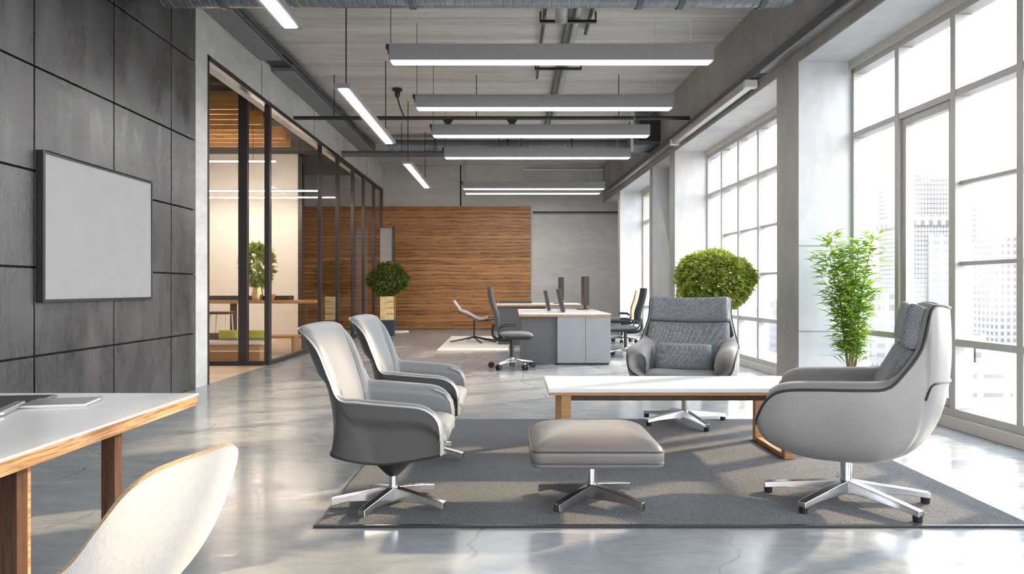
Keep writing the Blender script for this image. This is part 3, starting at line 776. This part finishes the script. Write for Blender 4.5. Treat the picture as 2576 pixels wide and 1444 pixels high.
barrel_chair('charcoal barrel swivel armchair standing behind its twin, farther of the pair', (-.70, 4.78, .0135), 0, [(200, .33), (262, .31), (340, .33), (52, .3), (125, .28)])

# ---- ottoman
ot = thing('ottoman', 'taupe leather swivel footstool on the rug in front of the low table', 'footstool', (.44, 3.74, .0135), 0)
def rrect(hx, hy, r, n=7):
    P = []
    for cx, cy, a0 in ((hx - r, hy - r, 0), (-hx + r, hy - r, 90), (-hx + r, -hy + r, 180), (hx - r, -hy + r, 270)):
        for k in range(n): P.append((cx + r * math.cos(R(a0 + 90 * k / (n - 1))), cy + r * math.sin(R(a0 + 90 * k / (n - 1)))))
    return P
def stack(layers, hx, hy, r):
    rows = []
    for ins, z in layers: rows.append([(x, y, z) for x, y in rrect(hx - ins, hy - ins, max(.01, r - ins * .3), 7)])
    return [list(x) for x in zip(*rows)]
lay = [(.33, .262), (.02, .262), (.005, .27), (.0, .285), (.003, .298), (.0, .302), (-.002, .33), (.0, .347), (.004, .352)]
G = stack(lay, .342, .305, .05)
for r in G:
    x, y, z = r[-1]
    for f in (.985, .96, .92, .86, .78, .68, .56, .42, .27, .12, .0): r.append((x * f, y * f, .352 + .088 * (1 - f ** 2.6) ** .62))
mb = MB(); mb.grid(G, cu=True); mb.add([r[0] for r in G], [tuple(range(len(G)))[::-1]])
mb.build('cushion', M['leather_ott'], ot, angle=50)
MB().tube([(x, y, .351) for x, y in rrect(.342, .305, .05, 7)], .005, 6, closed=True).build('piping', M['leather_dark'], ot)
MB().tube([(x, y, .292) for x, y in rrect(.341, .304, .05, 7)], .004, 6, closed=True).build('piping', M['leather_dark'], ot)
MB().cyl(0, 0, .08, .262, .026, .026, 20).build('column', M['chrome'], ot)
MB().box(-.09, .09, -.09, .09, .248, .262).build('mounting_plate', M['gunmetal'], ot)
star_base(ot, [(147, .33), (224, .29), (325, .31), (41, .31)], .035, .09, 'gunmetal', False, .058, .03, .027, .025)

# ---- rug
rg = thing('rug', 'large charcoal rug under the armchairs and low table', 'rug', (0, 0, 0))
MB().hexa([(-.985, 3.4, 0), (2.62, 3.4, 0), (2.66, 6.15, 0), (-1.02, 6.15, 0)], [(-.98, 3.405, .012), (2.615, 3.405, .012), (2.655, 6.145, .012), (-1.015, 6.145, .012)]).build('pile', M['rug'], rg, bevel=.003)
MB().box(-.995, 2.63, 3.378, 3.4, 0, .0135).build('binding', M['plastic'], rg, bevel=.003)

# ---- low table
lt = thing('coffee_table', 'long low table with white top and wooden loop legs', 'table', (1.2, 5.0, .0))
MB().box(-.95, .96, -.34, .33, .478, .508).build('tabletop', M['white_top'], lt, bevel=.004)
MB().box(-.945, .955, -.335, .325, .458, .478).build('edge_board', M['oakx'], lt, bevel=.002)
MB().box(-.86, .87, -.3, -.26, .418, .458).box(-.86, .87, .26, .3, .418, .458).build('apron_rail', M['walnut'], lt, bevel=.002)
for x in (-.86, .69):
    mb = MB()
    for y in (-.315, .25): mb.box(x, x + .07, y, y + .06, .0135, .458)
    mb.box(x, x + .07, -.256, .251, .0135, .045).box(x, x + .07, -.256, .251, .42, .458)
    mb.build('loop_leg', M['oakx'], lt, bevel=.003)

# ---- work table at the lower left
wt = thing('work_table', 'white topped plywood work table cut by the frame edge', 'table', (-1.345, 0, 0))
MB().box(-1.7, 0, 1.0, 2.9, .742, .75).build('tabletop', M['white_top'], wt)
MB().box(-1.698, -.002, 1.002, 2.898, .70, .742).build('edge_board', M['oak'], wt, bevel=.002)
MB().box(-.125, -.085, 2.0, 2.425, .672, .70).build('side_rail', M['oak'], wt, bevel=.002)
for x, y in ((-.13, 1.945), (-.13, 2.425), (-1.6, 1.945), (-1.6, 2.425)):
    MB().box(x, x + .05, y, y + .045, 0, .70).build('leg', M['walnut'], wt, bevel=.002)
MB().box(-.128, -.082, 1.99, 2.004, 0, .70).build('leg_facing', M['oak'], wt)
lp = thing('laptop', 'silver laptop half out of view on the work table', 'laptop', (-1.98, 2.42, .75), R(20))
MB().box(-.18, .17, -.12, .12, 0, .02).build('base', M['alu'], lp, bevel=.008)
MB().box(-.15, .14, -.06, .1, .0202, .0225).build('keyboard', M['plastic'], lp)
a = R(75)
MB().hexa([(-.18, -.12, .02), (.0, -.12, .02), (.0, -.132, .02), (-.18, -.132, .02)], [(-.18, -.17, .21), (.0, -.17, .21), (.0, -.18, .21), (-.18, -.18, .21)]).build('screen', M['alu'], lp)
tb = thing('tablet', 'thin dark tablet lying behind the laptop on the work table', 'tablet', (-2.0, 2.70, .75), R(8))
MB().box(-.13, .13, -.09, .09, 0, .009).build('case', M['gunmetal'], tb, bevel=.004); MB().box(-.12, .12, -.08, .08, .0091, .0098).build('screen', M['plastic'], tb)
nb = thing('notebook', 'white notebook with a dark edge lying on the work table', 'notebook', (-1.74, 2.62, .75), R(12))
MB().box(-.12, .11, -.08, .08, 0, .004).box(-.12, .11, -.08, .08, .011, .014).build('cover', M['alu'], nb, bevel=.0015); MB().box(-.115, .105, -.075, .075, .004, .011).build('pages', M['white_top'], nb)

# ---- white shell chair
sc = thing('shell_chair', 'white upholstered shell chair pulled up at the work table', 'chair', (-1.06, 1.74, 0), R(167))
half = [(.15, 0, .405), (.145, .13, .41), (.11, .21, .425), (.03, .25, .46), (-.08, .268, .535), (-.17, .258, .60), (-.225, .235, .68), (-.262, .2, .745), (-.284, .15, .775), (-.3, .08, .786), (-.305, 0, .788)]
rim, rows = bowl(mirror(half), (0, 0, .36), .8, .0, 96, 18)
rows = [[tuple(Vector(p) + Vector((.05 * math.sin(math.pi * k / 18) * (1 if p[0] < -.05 else 0) * min(1, max(0, (-.05 - p[0]) / .12)), 0, 0))) for k, p in enumerate(r)] for r in rows]
MB().grid(rows, cu=True).build('shell', M['boucle'], sc, angle=70)
c = Vector((0, 0, .9))
rr = []
for r, row in zip(rim, rows):
    i = Vector((-r.x, -r.y, 0)).normalized()
    seq = [r, r + i * .008 + Vector((0, 0, .008)), r + i * .02 + Vector((0, 0, .005))]
    inner = [Vector(p) for p in row[::-1][1:]]
    seq += [Vector((p.x + i.x * .026, p.y + i.y * .026, p.z + .03 * (q / 17))) for q, p in enumerate(inner)]
    rr.append([tuple(v) for v in seq])
MB().grid(rr, cu=True).build('lining', M['tan'], sc, angle=70)
for x, y in ((.17, .17), (.17, -.17), (-.17, .17), (-.17, -.17)):
    MB().tube([(x * .7, y * .7, .40), (x * 1.35, y * 1.35, 0)], [.018, .012], 12).build('leg', M['oak'], sc)

# ---- office desks
def desk(label, x0, x1, y0, y1, zt, cab):
    root = thing('office_desk', label, 'desk', (0, 0, 0))
    MB().box(x0, x1, y0, y1, zt - .012, zt).build('worktop', M['white_top'], root, bevel=.003)
    MB().box(x0 + .002, x1 - .002, y0 + .002, y1 - .002, zt - .045, zt - .012).build('edge_board', M['oak'], root)
    MB().box(x0 + .03, cab, y0 + .06, y0 + .1, .02, zt - .045).build('modesty_panel', M['office_dark'], root)
    MB().box(x0 + .04, x0 + .09, y0 + .12, y1 - .1, 0, zt - .045).build('side_panel', M['office_dark'], root)
    cb = MB().box(cab, x1 - .01, y0 + .03, y0 + .75, .03, zt - .045).build('cabinet', M['office_grey'], root, bevel=.004)
    MB().box(cab + .02, x1 - .03, y0 + .05, y0 + .74, 0, .03).build('plinth', M['plastic'], cb)
    mid = (cab + x1) / 2 + .02
    for a, b in ((cab, mid - .003), (mid + .003, x1 - .01)):
        MB().box(a, b, y0 + .012, y0 + .03, .03, zt - .045).build('door', M['office_grey'], root, bevel=.002)
    MB().box(x1 - .06, x1 - .02, y0 + .8, y1 - .05, 0, zt - .045).build('side_panel', M['office_grey'], root)
    return root
desk('grey cabinet office desk with pale top, the front one', .11, 1.55, 10.55, 13.0, .8, .709)
desk('pale topped office desk behind the front one, reaching towards the timber wall', -.33, 1.5, 14.2, 15.7, .86, .7)
tray = MB().box(-.3, .45, 15.3, 15.6, .86, .905).build('desk_tray', M['plastic'], bevel=.008); tag(tray, 'flat black tray on the rear office desk', 'tray')
def monitor(label, x, y, z, h, w, lean, foot, th=.05):
    root = thing('monitor', label, 'monitor', (x, y, z))
    r = Matrix.Rotation(R(lean), 4, 'Y')
    def tf(a, b, c): return tuple(r @ Vector((a, b, c)))
    z0 = .0 if not foot else .08
    MB(tf).box(-th / 2, th / 2, -w / 2, w / 2, z0, h).build('screen', M['plastic'] if lean else plain('dark_brown_case', (.03, .022, .022), .35), root, bevel=.006)
    MB(tf).box(th / 2, th / 2 + .004, -w / 2 + .015, w / 2 - .015, z0 + .015, h - .015).build('display', M['mesh_back'], root)
    if foot:
        MB().box(-.16, .05, -.12, .12, 0, .012).build('stand_foot', M['plastic'], root, bevel=.004)
        MB().hexa([(-.03, -.03, .012), (.02, -.03, .012), (.02, .03, .012), (-.03, .03, .012)], [(-.02, -.03, .2), (.01, -.03, .2), (.01, .03, .2), (-.02, .03, .2)]).build('stand', M['plastic'], root)
    return root
monitor('thin dark tilted screen on the front desk, nearer to the timber wall', .66, 12.1, .807, .36, .45, -11, False, .045)
monitor('thin dark tilted screen on the front desk, closest to the viewer', .85, 11.3, .807, .39, .4, -12, False, .05)
monitor('upright dark screen on a stand, farther one by the concrete wall', 1.08, 14.9, .86, .58, .5, 0, True, .09)
monitor('upright dark screen on a stand, tallest, at the window end of the desks', 1.38, 12.75, .8, .62, .5, 0, True, .1)

def task_chair(label, loc, rz, back='mesh_back', tall=1.22):
    root = thing('task_chair', label, 'office chair', loc, rz, 'office swivel chairs')
    def seat(u, v): return (.06 + .26 * v, .235 * u, .50 - .02 * max(0, v) ** 3 + .012 * u * u), (0, 0, 1)
    pad(seat, .045, 18, 16, 4, 2.2, .1).build('seat', M['seat_grey'], root, angle=80)
    MB().hexa([(-.17, -.2, .44), (.26, -.2, .44), (.26, .2, .44), (-.17, .2, .44)], [(-.2, -.22, .475), (.3, -.22, .475), (.3, .22, .475), (-.2, .22, .475)]).build('seat_pan', M['plastic'], root, bevel=.01)
    prof = [(-.25, .56), (-.235, .68), (-.25, .8), (-.3, .95), (-.335, 1.1), (-.345, tall)]
    pr = catmull([(x, 0, z) for x, z in prof], 16)
    mb = MB(); A = []
    for k, p in enumerate(pr):
        w = .2 + .03 * math.sin(math.pi * k / 15)
        A.append([(p.x + .05 * (y / .2) ** 2 + o, y * w / .2, p.z) for o, ys in ((0, [-.2 + .05 * i for i in range(9)]), (-.028, [.2 - .05 * i for i in range(9)])) for y in ys])
    mb.grid(A, cv=True); mb.add(A[0], [tuple(range(18))]); mb.add(A[-1], [tuple(range(18))[::-1]])
    mb.build('backrest', M[back], root, angle=50)
    MB().tube(catmull([(-.02, 0, .42), (-.2, 0, .43), (-.285, 0, .5), (-.272, 0, .66)], 14), .026, 10).build('back_support', M['plastic'], root)
    for s in (-1, 1):
        MB().tube(catmull([(-.1, s * .25, .46), (-.2, s * .26, .56), (-.12, s * .265, .64), (.06, s * .265, .645)], 14), .014, 8).build('armrest', M['plastic'], root)
    MB().cyl(0, 0, .12, .44, .03, .03, 16).build('column', M['plastic'], root)
    MB().cyl(0, 0, .09, .16, .05, .04, 16).build('hub', M['chrome'], root)
    for k in range(5):
        a = R(18 + 72 * k); d = Vector((math.cos(a), math.sin(a), 0)); n = Vector((-d.y, d.x, 0))
        S = [[tuple(d * r + n * w + Vector((0, 0, zb))), tuple(d * r - n * w + Vector((0, 0, zb))), tuple(d * r - n * w + Vector((0, 0, zt))), tuple(d * r + n * w + Vector((0, 0, zt)))] for r, w, zb, zt in ((.02, .03, .1, .15), (.18, .024, .095, .125), (.33, .018, .075, .1))]
        mb = MB(); mb.grid(S, cv=True); mb.add(S[0], [(0, 1, 2, 3)]); mb.add(S[-1], [(3, 2, 1, 0)])
        leg = mb.build('leg', M['chrome'], root, bevel=.003)
        c = d * .33
        mb = MB()
        for s in (-1, 1):
            q = c + n * .022 * s
            mb.tube([tuple(q - n * .012 + Vector((0, 0, .04))), tuple(q + n * .012 + Vector((0, 0, .04)))], .04, 16)
        mb.box(c.x - .016, c.x + .016, c.y - .016, c.y + .016, .03, .085)
        mb.build('caster', M['rubber'], leg)
    return root
task_chair('slate office chair in profile with grey seat before the front desk', (0, 10.15, 0), R(0))
task_chair('dark brown backed office chair at the window side of the desks', (2.0, 11.9, 0), R(180), 'plastic', 1.2)
task_chair('half hidden office chair behind the window side one', (2.42, 14.9, 0), R(170), 'oakx', 1.15)

# ---- white lounge chair on its mat
mt = MB().hexa([(-1.45, 12.95, 0), (-.08, 12.95, 0), (-.0, 16.7, 0), (-1.5, 16.7, 0)], [(-1.445, 12.96, .015), (-.085, 12.96, .015), (-.005, 16.69, .015), (-1.495, 16.69, .015)]).build('floor_mat', M['mat'], bevel=.004)
tag(mt, 'cream rectangular mat under the white reclining chair', 'mat')
rc = thing('reclining_chair', 'white low reclining chair with thin black legs on the cream mat', 'chair', (-.86, 15.0, .015), 0)
def sheet(name, pts, w, th, mat):
    pr = catmull([(x, 0, z) for x, z in pts], 18); mb = MB(); A = []
    for k, p in enumerate(pr):
        A.append([(p.x, y, p.z + .03 * (y / w) ** 2 + o) for o, ys in ((0, [-w + w / 4 * i for i in range(9)]), (-th, [w - w / 4 * i for i in range(9)])) for y in ys])
    mb.grid(A, cv=True); mb.add(A[0], [tuple(range(18))]); mb.add(A[-1], [tuple(range(18))[::-1]])
    return mb.build(name, mat, rc, angle=50)
sheet('seat_shell', [(-.26, .68), (-.1, .62), (.08, .52), (.2, .5), (.32, .53)], .28, .03, M['boucle'])
sheet('headrest', [(-.43, .9), (-.37, .82), (-.28, .70)], .27, .03, M['boucle'])
MB().tube(catmull([(-.3, 0, .68), (-.1, 0, .585), (.08, 0, .49), (.2, 0, .465), (.48, 0, .495)], 20), .018, 8).build('frame_bar', M['black'], rc)
MB().cyl(.02, 0, .06, .48, .016, .016, 12).build('column', M['black'], rc)
for a in (20, 110, 200, 290, 335):
    d = Vector((math.cos(R(a)), math.sin(R(a)), 0))
    MB().tube([(.02, 0, .11), (.02 + d.x * .3, d.y * .3, .05), (.02 + d.x * .55, d.y * .55, .012)], [.02, .016, .012], 8).build('leg', M['black'], rc)

# ---- whiteboard on the dark panels
wbd = thing('display_board', 'blank pale board in a thin black frame on the dark stone wall', 'board', (LX, 0, 0))
MB().box(.0, .05, 5.36, 7.0, 1.085, 2.3).build('backing', M['black'], wbd, bevel=.004)
MB().box(.05, .053, 5.385, 6.98, 1.11, 2.275).build('surface', M['screen_white'], wbd)
mb = MB()
mb.box(.045, .062, 5.36, 5.385, 1.085, 2.3).box(.045, .062, 6.98, 7.0, 1.085, 2.3).box(.045, .062, 5.385, 6.98, 2.275, 2.3).box(.045, .062, 5.385, 6.98, 1.085, 1.11)
mb.build('frame', M['black'], wbd, bevel=.002)

# ---- panel on a foot near the timber wall
pb = thing('standing_board', 'narrow standing board with black edge in front of the timber wall', 'board', (-3.35, 18.6, 0))
MB().hexa([(-.28, 0, .35), (.06, -.02, .35), (.06, .03, .35), (-.28, .05, .35)], [(-.28, 0, 2.85), (.06, -.02, 2.85), (.06, .03, 2.85), (-.28, .05, 2.85)]).build('board', M['screen_white'], pb)
MB().box(.06, .12, -.05, .06, .03, 2.9).build('edge_frame', M['black'], pb, bevel=.004)
MB().cyl(.2, 0, 0, .03, .32, .3, 32).build('foot_plate', M['mat'], pb)

# ------------------------------------------------------------------ plants
def leaf_quad(mb, p, d, up, L, W, fold=.25, curl=.2):
    d = d.normalized(); s = d.cross(up)
    s = s.normalized() if s.length > 1e-4 else d.orthogonal().normalized()
    n = s.cross(d)
    a = p; m = p + d * L * .45; t = p + d * L - n * L * curl
    l = m + s * W + n * W * fold; r = m - s * W + n * W * fold
    mb.add([tuple(a), tuple(l), tuple(t), tuple(m), tuple(r)], [(0, 3, 1), (1, 3, 2), (0, 4, 3), (4, 2, 3)])
def ball_bush(root, mat, c, rad, n, L, W, seed, lumps=9, squash=(1, 1, 1), z_cut=None):
    rg_ = random.Random(seed); mb = MB()
    lp_ = [Vector((rg_.gauss(0, 1), rg_.gauss(0, 1), rg_.gauss(0, 1))).normalized() for _ in range(lumps)]
    k = 0
    while k < n:
        v = Vector((rg_.gauss(0, 1), rg_.gauss(0, 1), rg_.gauss(0, 1))).normalized()
        bump = max(v.dot(q) for q in lp_)
        rr = rad * (.80 + .22 * max(0, bump) ** 6) * (rg_.uniform(.62, 1.0) ** .5)
        p = Vector(c) + Vector((v.x * rr * squash[0], v.y * rr * squash[1], v.z * rr * squash[2]))
        if z_cut and p.z < z_cut: continue
        d = (v + Vector((rg_.gauss(0, .6), rg_.gauss(0, .6), rg_.gauss(0, .6)))).normalized()
        leaf_quad(mb, p, d, Vector((rg_.gauss(0, .5), rg_.gauss(0, .5), 1)), L * rg_.uniform(.7, 1.3), W * rg_.uniform(.7, 1.2), .3, rg_.uniform(-.1, .35))
        k += 1
    return mb.build('foliage', mat, root, angle=180, smooth=False)
# clipped ball on the brass pot
tp = thing('topiary_ball', 'round clipped dark green shrub on a brass pot by the partition corner', 'plant', (-3.12, 17.0, 0))
ball_bush(tp, M['leaf_dark'], (0, 0, 1.42), .52, 3800, .075, .026, 3, 14, (1, 1, .84))
MB().tube([(0, 0, .85), (.02, 0, 1.1), (0, 0, 1.4)], .03, 8).build('stem', M['stem'], tp)
MB().box(-.17, .17, -.17, .17, .4, 1.0).build('pot', M['gold'], tp, bevel=.008)
MB().box(-.15, .15, -.15, .15, 1.0, 1.004).build('soil', M['soil'], tp)
for z in (.55, .7, .85): MB().box(.0, .172, -.174, -.17, z, z + .015).build('pot_groove', M['navy'], bpy.data.objects['pot'])
MB().hexa([(-.14, -.14, 0), (.14, -.14, 0), (.14, .14, 0), (-.14, .14, 0)], [(-.2, -.19, .4), (.19, -.19, .4), (.19, .19, .4), (-.2, .19, .4)]).build('plinth', M['navy'], tp, bevel=.004)
# lime bush behind the facing armchair
lb = thing('lime_bush', 'bushy lime green potted shrub showing above the facing armchair', 'plant', (2.39, 7.95, 0))
ball_bush(lb, M['leaf_lime'], (0, 0, 1.27),   .46, 8200, .066, .026, 11, 16, (1, .9, .86))
MB().tube([(0, 0, .5), (.02, .01, .8), (0, 0, 1.2)], .03, 8).build('stem', M['stem'], lb)
MB().lathe([(0, 0), (.14, 0), (.15, .02), (.19, .55), (.175, .55), (.17, .5), (0, .5)], n=32).build('pot', M['pot_white'], lb)
MB().lathe([(0, .505), (.172, .505)], n=24).build('soil', M['soil'], lb)
# tall bamboo-like plant at the column
bp = thing('bamboo_plant', 'tall bright green leafy cane plant in a dark pot by the concrete column', 'plant', (3.44, 6.85, 0))
MB().lathe([(0, 0), (.085, 0), (.09, .01), (.1, .31), (.088, .31), (.085, .29), (0, .29)], n=28).build('pot', M['pot_dark'], bp)
MB().lathe([(0, .292), (.087, .292)], n=20).build('soil', M['soil'], bp)
rb = random.Random(5); fol = MB()
canes = []
for k in range(6):
    a = 2 * math.pi * k / 6 + rb.uniform(-.3, .3); r0 = rb.uniform(.01, .03); r1 = rb.uniform(.06, .25); h = rb.uniform(1.35, 1.78)
    pts = [Vector((r0 * math.cos(a) + (r1 - r0) * math.cos(a) * q ** 1.3 + .012 * math.sin(q * 9 + k), r0 * math.sin(a) + (r1 - r0) * math.sin(a) * q ** 1.3, .29 + (h - .29) * q)) for q in [i / 9 for i in range(10)]]
    canes.append(pts)
    MB().tube([tuple(p) for p in pts], [.011 - .0009 * i for i in range(10)], 6).build('cane', M['stem'], bp)
    nl = 270
    for j in range(nl):
        q = rb.uniform(.12, 1) ** .8
        i = min(8, int(q * 9)); p = pts[i].lerp(pts[i + 1], q * 9 - i)
        b = rb.uniform(0, 2 * math.pi)
        z = p.z
        reach = (.04 + .17 * min(1, max(0, (z - .35) / .75))) * (1 if z < 1.45 else 1 - .5 * (z - 1.45) / .35) * rb.uniform(.5, 1)
        d = Vector((math.cos(b), math.sin(b), rb.uniform(-.1, .35)))
        p2 = p + d * reach * rb.uniform(.2, .75)
        L = rb.uniform(.09, .16)
        leaf_quad(fol, p2, d + Vector((rb.gauss(0, .25), rb.gauss(0, .25), rb.uniform(-.15, .3))), Vector((0, 0, 1)), L, L * .19, .3, rb.uniform(-.05, .3))
for dx, dz, L in ((-.27, .42, .2), (-.2, .44, .16), (.15, .47, .22), (.2, .4, .18), (.12, .36, .14)):
    leaf_quad(fol, Vector((dx * .25, 0, .3 + dz * .3)), Vector((dx, -.05, dz * .45)), Vector((0, 0, 1)), abs(dx) + .08, .018, .3, .3)
fol.build('foliage', M['leaf_bamboo'], bp, smooth=False)

# ------------------------------------------------------------------ meeting room contents
bt_ = thing('counter_table', 'long wooden counter table inside the glazed meeting room', 'table', (0, 0, 0))
MB().box(-8.6, -3.98, 13.2, 13.9, .9, .96).build('tabletop', M['oakx'], bt_, bevel=.005)
for x in (-8.4, -5.55, -4.15): MB().box(x, x + .1, 13.3, 13.4, 0, .9).build('leg', M['walnut'], bt_, bevel=.003)
MB().box(-8.4, -4.1, 13.5, 13.54, .2, .26).build('stretcher', M['black'], bt_)
bar = MB().box(-8.5, -4.45, 13.55, 13.8, .96, 1.05).build('bar_tray', M['plastic'], bevel=.01); tag(bar, 'long black low tray along the counter in the meeting room', 'tray')
bowl_ = thing('fruit_bowl', 'small orange brown bowl on the meeting room counter', 'bowl', (-4.78, 13.35, .96))
MB().lathe([(0, 0), (.06, 0), (.1, .08), (.11, .12), (.1, .12), (.09, .08), (0, .03)], n=20).build('bowl', plain('terracotta', (.5, .24, .1), .5), bowl_)
vp = thing('vase_plant', 'leafy plant in a brass vase on the meeting room counter', 'plant', (-5.05, 13.4, .96))
MB().lathe([(0, 0), (.09, 0), (.11, .1), (.08, .26), (.1, .36), (.085, .36), (0, .3)], n=20).build('vase', M['gold'], vp)
ball_bush(vp, M['leaf_lime'], (0.02, 0, .68), .36, 500, .16, .055, 21, 8, (.75, .75, 1.2))
MB().tube([(0, 0, .3), (.02, 0, .7)], .015, 6).build('stem', M['stem'], vp)
bs = thing('bar_stool', 'white framed stool at the counter behind the concrete pier', 'stool', (-5.4, 12.55, 0))
MB().box(-.2, .2, -.18, .18, .72, .77).build('seat', M['walnut'], bs, bevel=.015)
for x in (-.18, .18):
    for y in (-.16, .16): MB().tube([(x * .8, y * .8, .72), (x, y, 0)], .014, 8).build('leg', M['white_top'], bs)
MB().box(-.17, .17, -.155, -.135, .25, .27).build('footrest', M['white_top'], bs)
bn = thing('low_bench', 'low white bench with a wooden front in the meeting room', 'bench', (0, 0, 0))
MB().box(-7.2, -4.12, 11.2, 11.8, .26, .31).build('seat', M['white_top'], bn, bevel=.01)
MB().box(-7.15, -4.2, 11.25, 11.75, 0, .26).build('plinth', M['oakx'], bn, bevel=.004)
MB().box(-7.2, -4.3, 11.72, 11.8, .31, .42).build('back_rail', M['walnut'], bn, bevel=.004)
for k, x in enumerate((-4.83, -4.36)):
    def cu(u, v, x=x): return (x + .17 * u, 11.52, .41 + .075 * v), (0, -1, .2)
    o = pad(cu, .06, 14, 12, 4, 2, .1).build('cushion', M['lime'], None, angle=80)
    tag(o, ['lime green cushion on the low bench, nearer the pier', 'lime green cushion on the low bench, nearer the partition post'][k], 'cushion', 'lime bench cushions')
st = thing('side_bench', 'small wooden bench beyond the partition post', 'bench', (-4.35, 12.4, 0))
MB().box(-.6, .42, -.2, .2, .3, .34).build('seat', M['oakx'], st, bevel=.006)
for x in (-.55, .36): MB().box(x, x + .05, -.18, .18, 0, .3).build('leg', M['oakx'], st)

# ------------------------------------------------------------------ the town outside
gd = MB().box(4.5, 260, -80, 260, -9.4, -9).build('ground_outside', M['paving']); struct(gd, 'pale paving far below the windows', 'ground')
def building(name, label, cat, parts):
    root = thing(name, label, cat, (0, 0, 0))
    for nm, m, (x0, x1, y0, y1, z0, z1) in parts:
        MB().box(x0, x1, y0, y1, z0, z1).build(nm, M[m], root)
    return root
tw = building('tower', 'tall pale gridded tower with a rooftop mast', 'building', [('tower_body', 'tower', (53.2, 60.2, 90, 98, -9, 16)), ('band', 'tower2', (53.0, 60.4, 89.8, 98.2, 9.6, 10.9)), ('roof_house', 'tower3', (53.3, 55.2, 90.5, 94, 16, 17.2)), ('setback', 'tower3', (55.3, 57.9, 89.7, 90, -2, 8.3))])
MB().tube([(55.4, 91, 16), (55.4, 91, 17.6), (62, 91, 17.6)], .06, 6).build('railing', M['lamp_grey'], tw)
MB().tube([(55.4, 91, 16.9), (56.5, 91, 20.2)], .05, 6).tube([(57.9, 91, 16.4), (56.5, 91, 20.2)], .05, 6).tube([(56.5, 91, 20.2), (56.5, 91, 24.2)], [.1, .04], 6).tube([(56.2, 91, 20.3), (56.8, 91, 20.3)], .1, 6).build('mast', M['lamp_grey'], tw)
ct = thing('curved_tower', 'pale office tower with a sloping curved roofline', 'building', (0, 0, 0))
poly = [(86, -9), (86, 6.4)] + [(86 + 7 * (1 - math.cos(q)), 6.4 + 5 * math.sin(q)) for q in [math.pi / 2 * k / 8 for k in range(1, 9)]] + [(97, 11.4), (97, -9)]
MB().prism(poly, 120, 132).build('tower_body', M['tower2'], ct)
building('office_block', 'long pale office block below the curved tower', 'building', [('block_body', 'tower', (94, 103, 142, 150, -9, 4)), ('stair_core', 'tower3', (95.8, 98.2, 141.7, 142, -9, 6.2))])
building('slab_tower', 'blank pale slab tower next to the big mullion', 'building', [('slab_body', 'tower3', (86.3, 89.6, 130, 136, 2, 17)), ('base', 'tower2', (85.6, 88.6, 130.5, 136, -9, 3))])
building('low_building', 'low white building with two rows of small windows', 'building', [('block_body', 'lowrise', (37, 42.3, 57, 66, -9, -5.4)), ('roof_plant', 'tower2', (39.6, 41, 60, 62, -5.4, -3.6)), ('chimney_block', 'tower3', (41.2, 42, 60, 62, -5.4, -2.8))])
building('grey_block', 'mid height grey block behind the cane plant', 'building', [('block_body', 'tower3', (36.8, 39.6, 70, 80, -9, -1.6)), ('annex', 'tower2', (39.6, 41.2, 72, 80, -9, .6)), ('low_annex', 'tower', (36.2, 37.6, 69, 70, -9, -6.4))])
building('white_block', 'white block with a gridded front behind the swivel armchair', 'building', [('block_body', 'tower', (43.5, 50, 74, 84, -9, -4.2)), ('terrace', 'lowrise', (42, 49.5, 70, 74, -9, -7.2))])
building('warehouse', 'pale warehouse seen through the second window', 'building', [('block_body', 'tower3', (30.5, 40, 82, 92, -9, -1.4)), ('railing', 'tower2', (30.5, 40, 82, 82.2, -1.4, -.2))])
hut = thing('coral_hut', 'small round coral roofed hut low outside the window', 'hut', (30.4, 40.5, -9))
MB().lathe([(0, 0), (1.5, 0), (1.5, .7)], n=20).build('wall', M['paving'], hut)
MB().lathe([(1.8, .7), (1.5, 1.2), (.8, 1.6), (0, 1.7)], n=20).build('roof', M['awning'], hut)

# ------------------------------------------------------------------ light
w = bpy.data.worlds.new('sky'); scene.world = w; w.use_nodes = True
wn = w.node_tree.nodes; wl_ = w.node_tree.links
bg = wn['Background']
tc = wn.new('ShaderNodeTexCoord'); sp_ = wn.new('ShaderNodeSeparateXYZ'); rp = wn.new('ShaderNodeValToRGB')
wl_.new(tc.outputs['Generated'], sp_.inputs[0]); wl_.new(sp_.outputs[2], rp.inputs['Fac'])
rp.color_ramp.elements[0].position = .0; rp.color_ramp.elements[0].color = (1, .985, .96, 1)
rp.color_ramp.elements[1].position = .8; rp.color_ramp.elements[1].color = (.74, .86, 1, 1)
wl_.new(rp.outputs['Color'], bg.inputs['Color']); bg.inputs['Strength'].default_value = 9.0
sun = bpy.data.lights.new('sun', 'SUN'); sun.energy = 7.5; sun.color = (1, .74, .46); sun.angle = R(1.6)
so = bpy.data.objects.new('sun', sun); COL.objects.link(so)
az = Vector((.87, .48, 0)).normalized(); el = R(25)
so.rotation_euler = (-(az * math.cos(el) + Vector((0, 0, math.sin(el))))).to_track_quat('-Z', 'Y').to_euler()
so.location = (12, 8, 8)

# ------------------------------------------------------------------ camera
cam = bpy.data.cameras.new('camera'); co = bpy.data.objects.new('camera', cam); COL.objects.link(co)
co.location = (0, 0, 1.2); co.rotation_euler = (R(90), 0, 0)
cam.sensor_width = 36; cam.lens = 1700 / 2576 * 36; cam.shift_y = 3 / 2576; cam.clip_start = .05; cam.clip_end = 600
scene.camera = co
scene.view_settings.view_transform = 'Standard'; scene.view_settings.look = 'None'
scene.view_settings.exposure = 0.25; scene.view_settings.gamma = 1.0; scene.view_settings.use_curve_mapping = False
cy = scene.cycles
cy.use_denoising = True; cy.max_bounces = 8; cy.diffuse_bounces = 4; cy.glossy_bounces = 4; cy.transmission_bounces = 4; cy.transparent_max_bounces = 14
cy.caustics_reflective = False; cy.caustics_refractive = False; cy.sample_clamp_indirect = 6
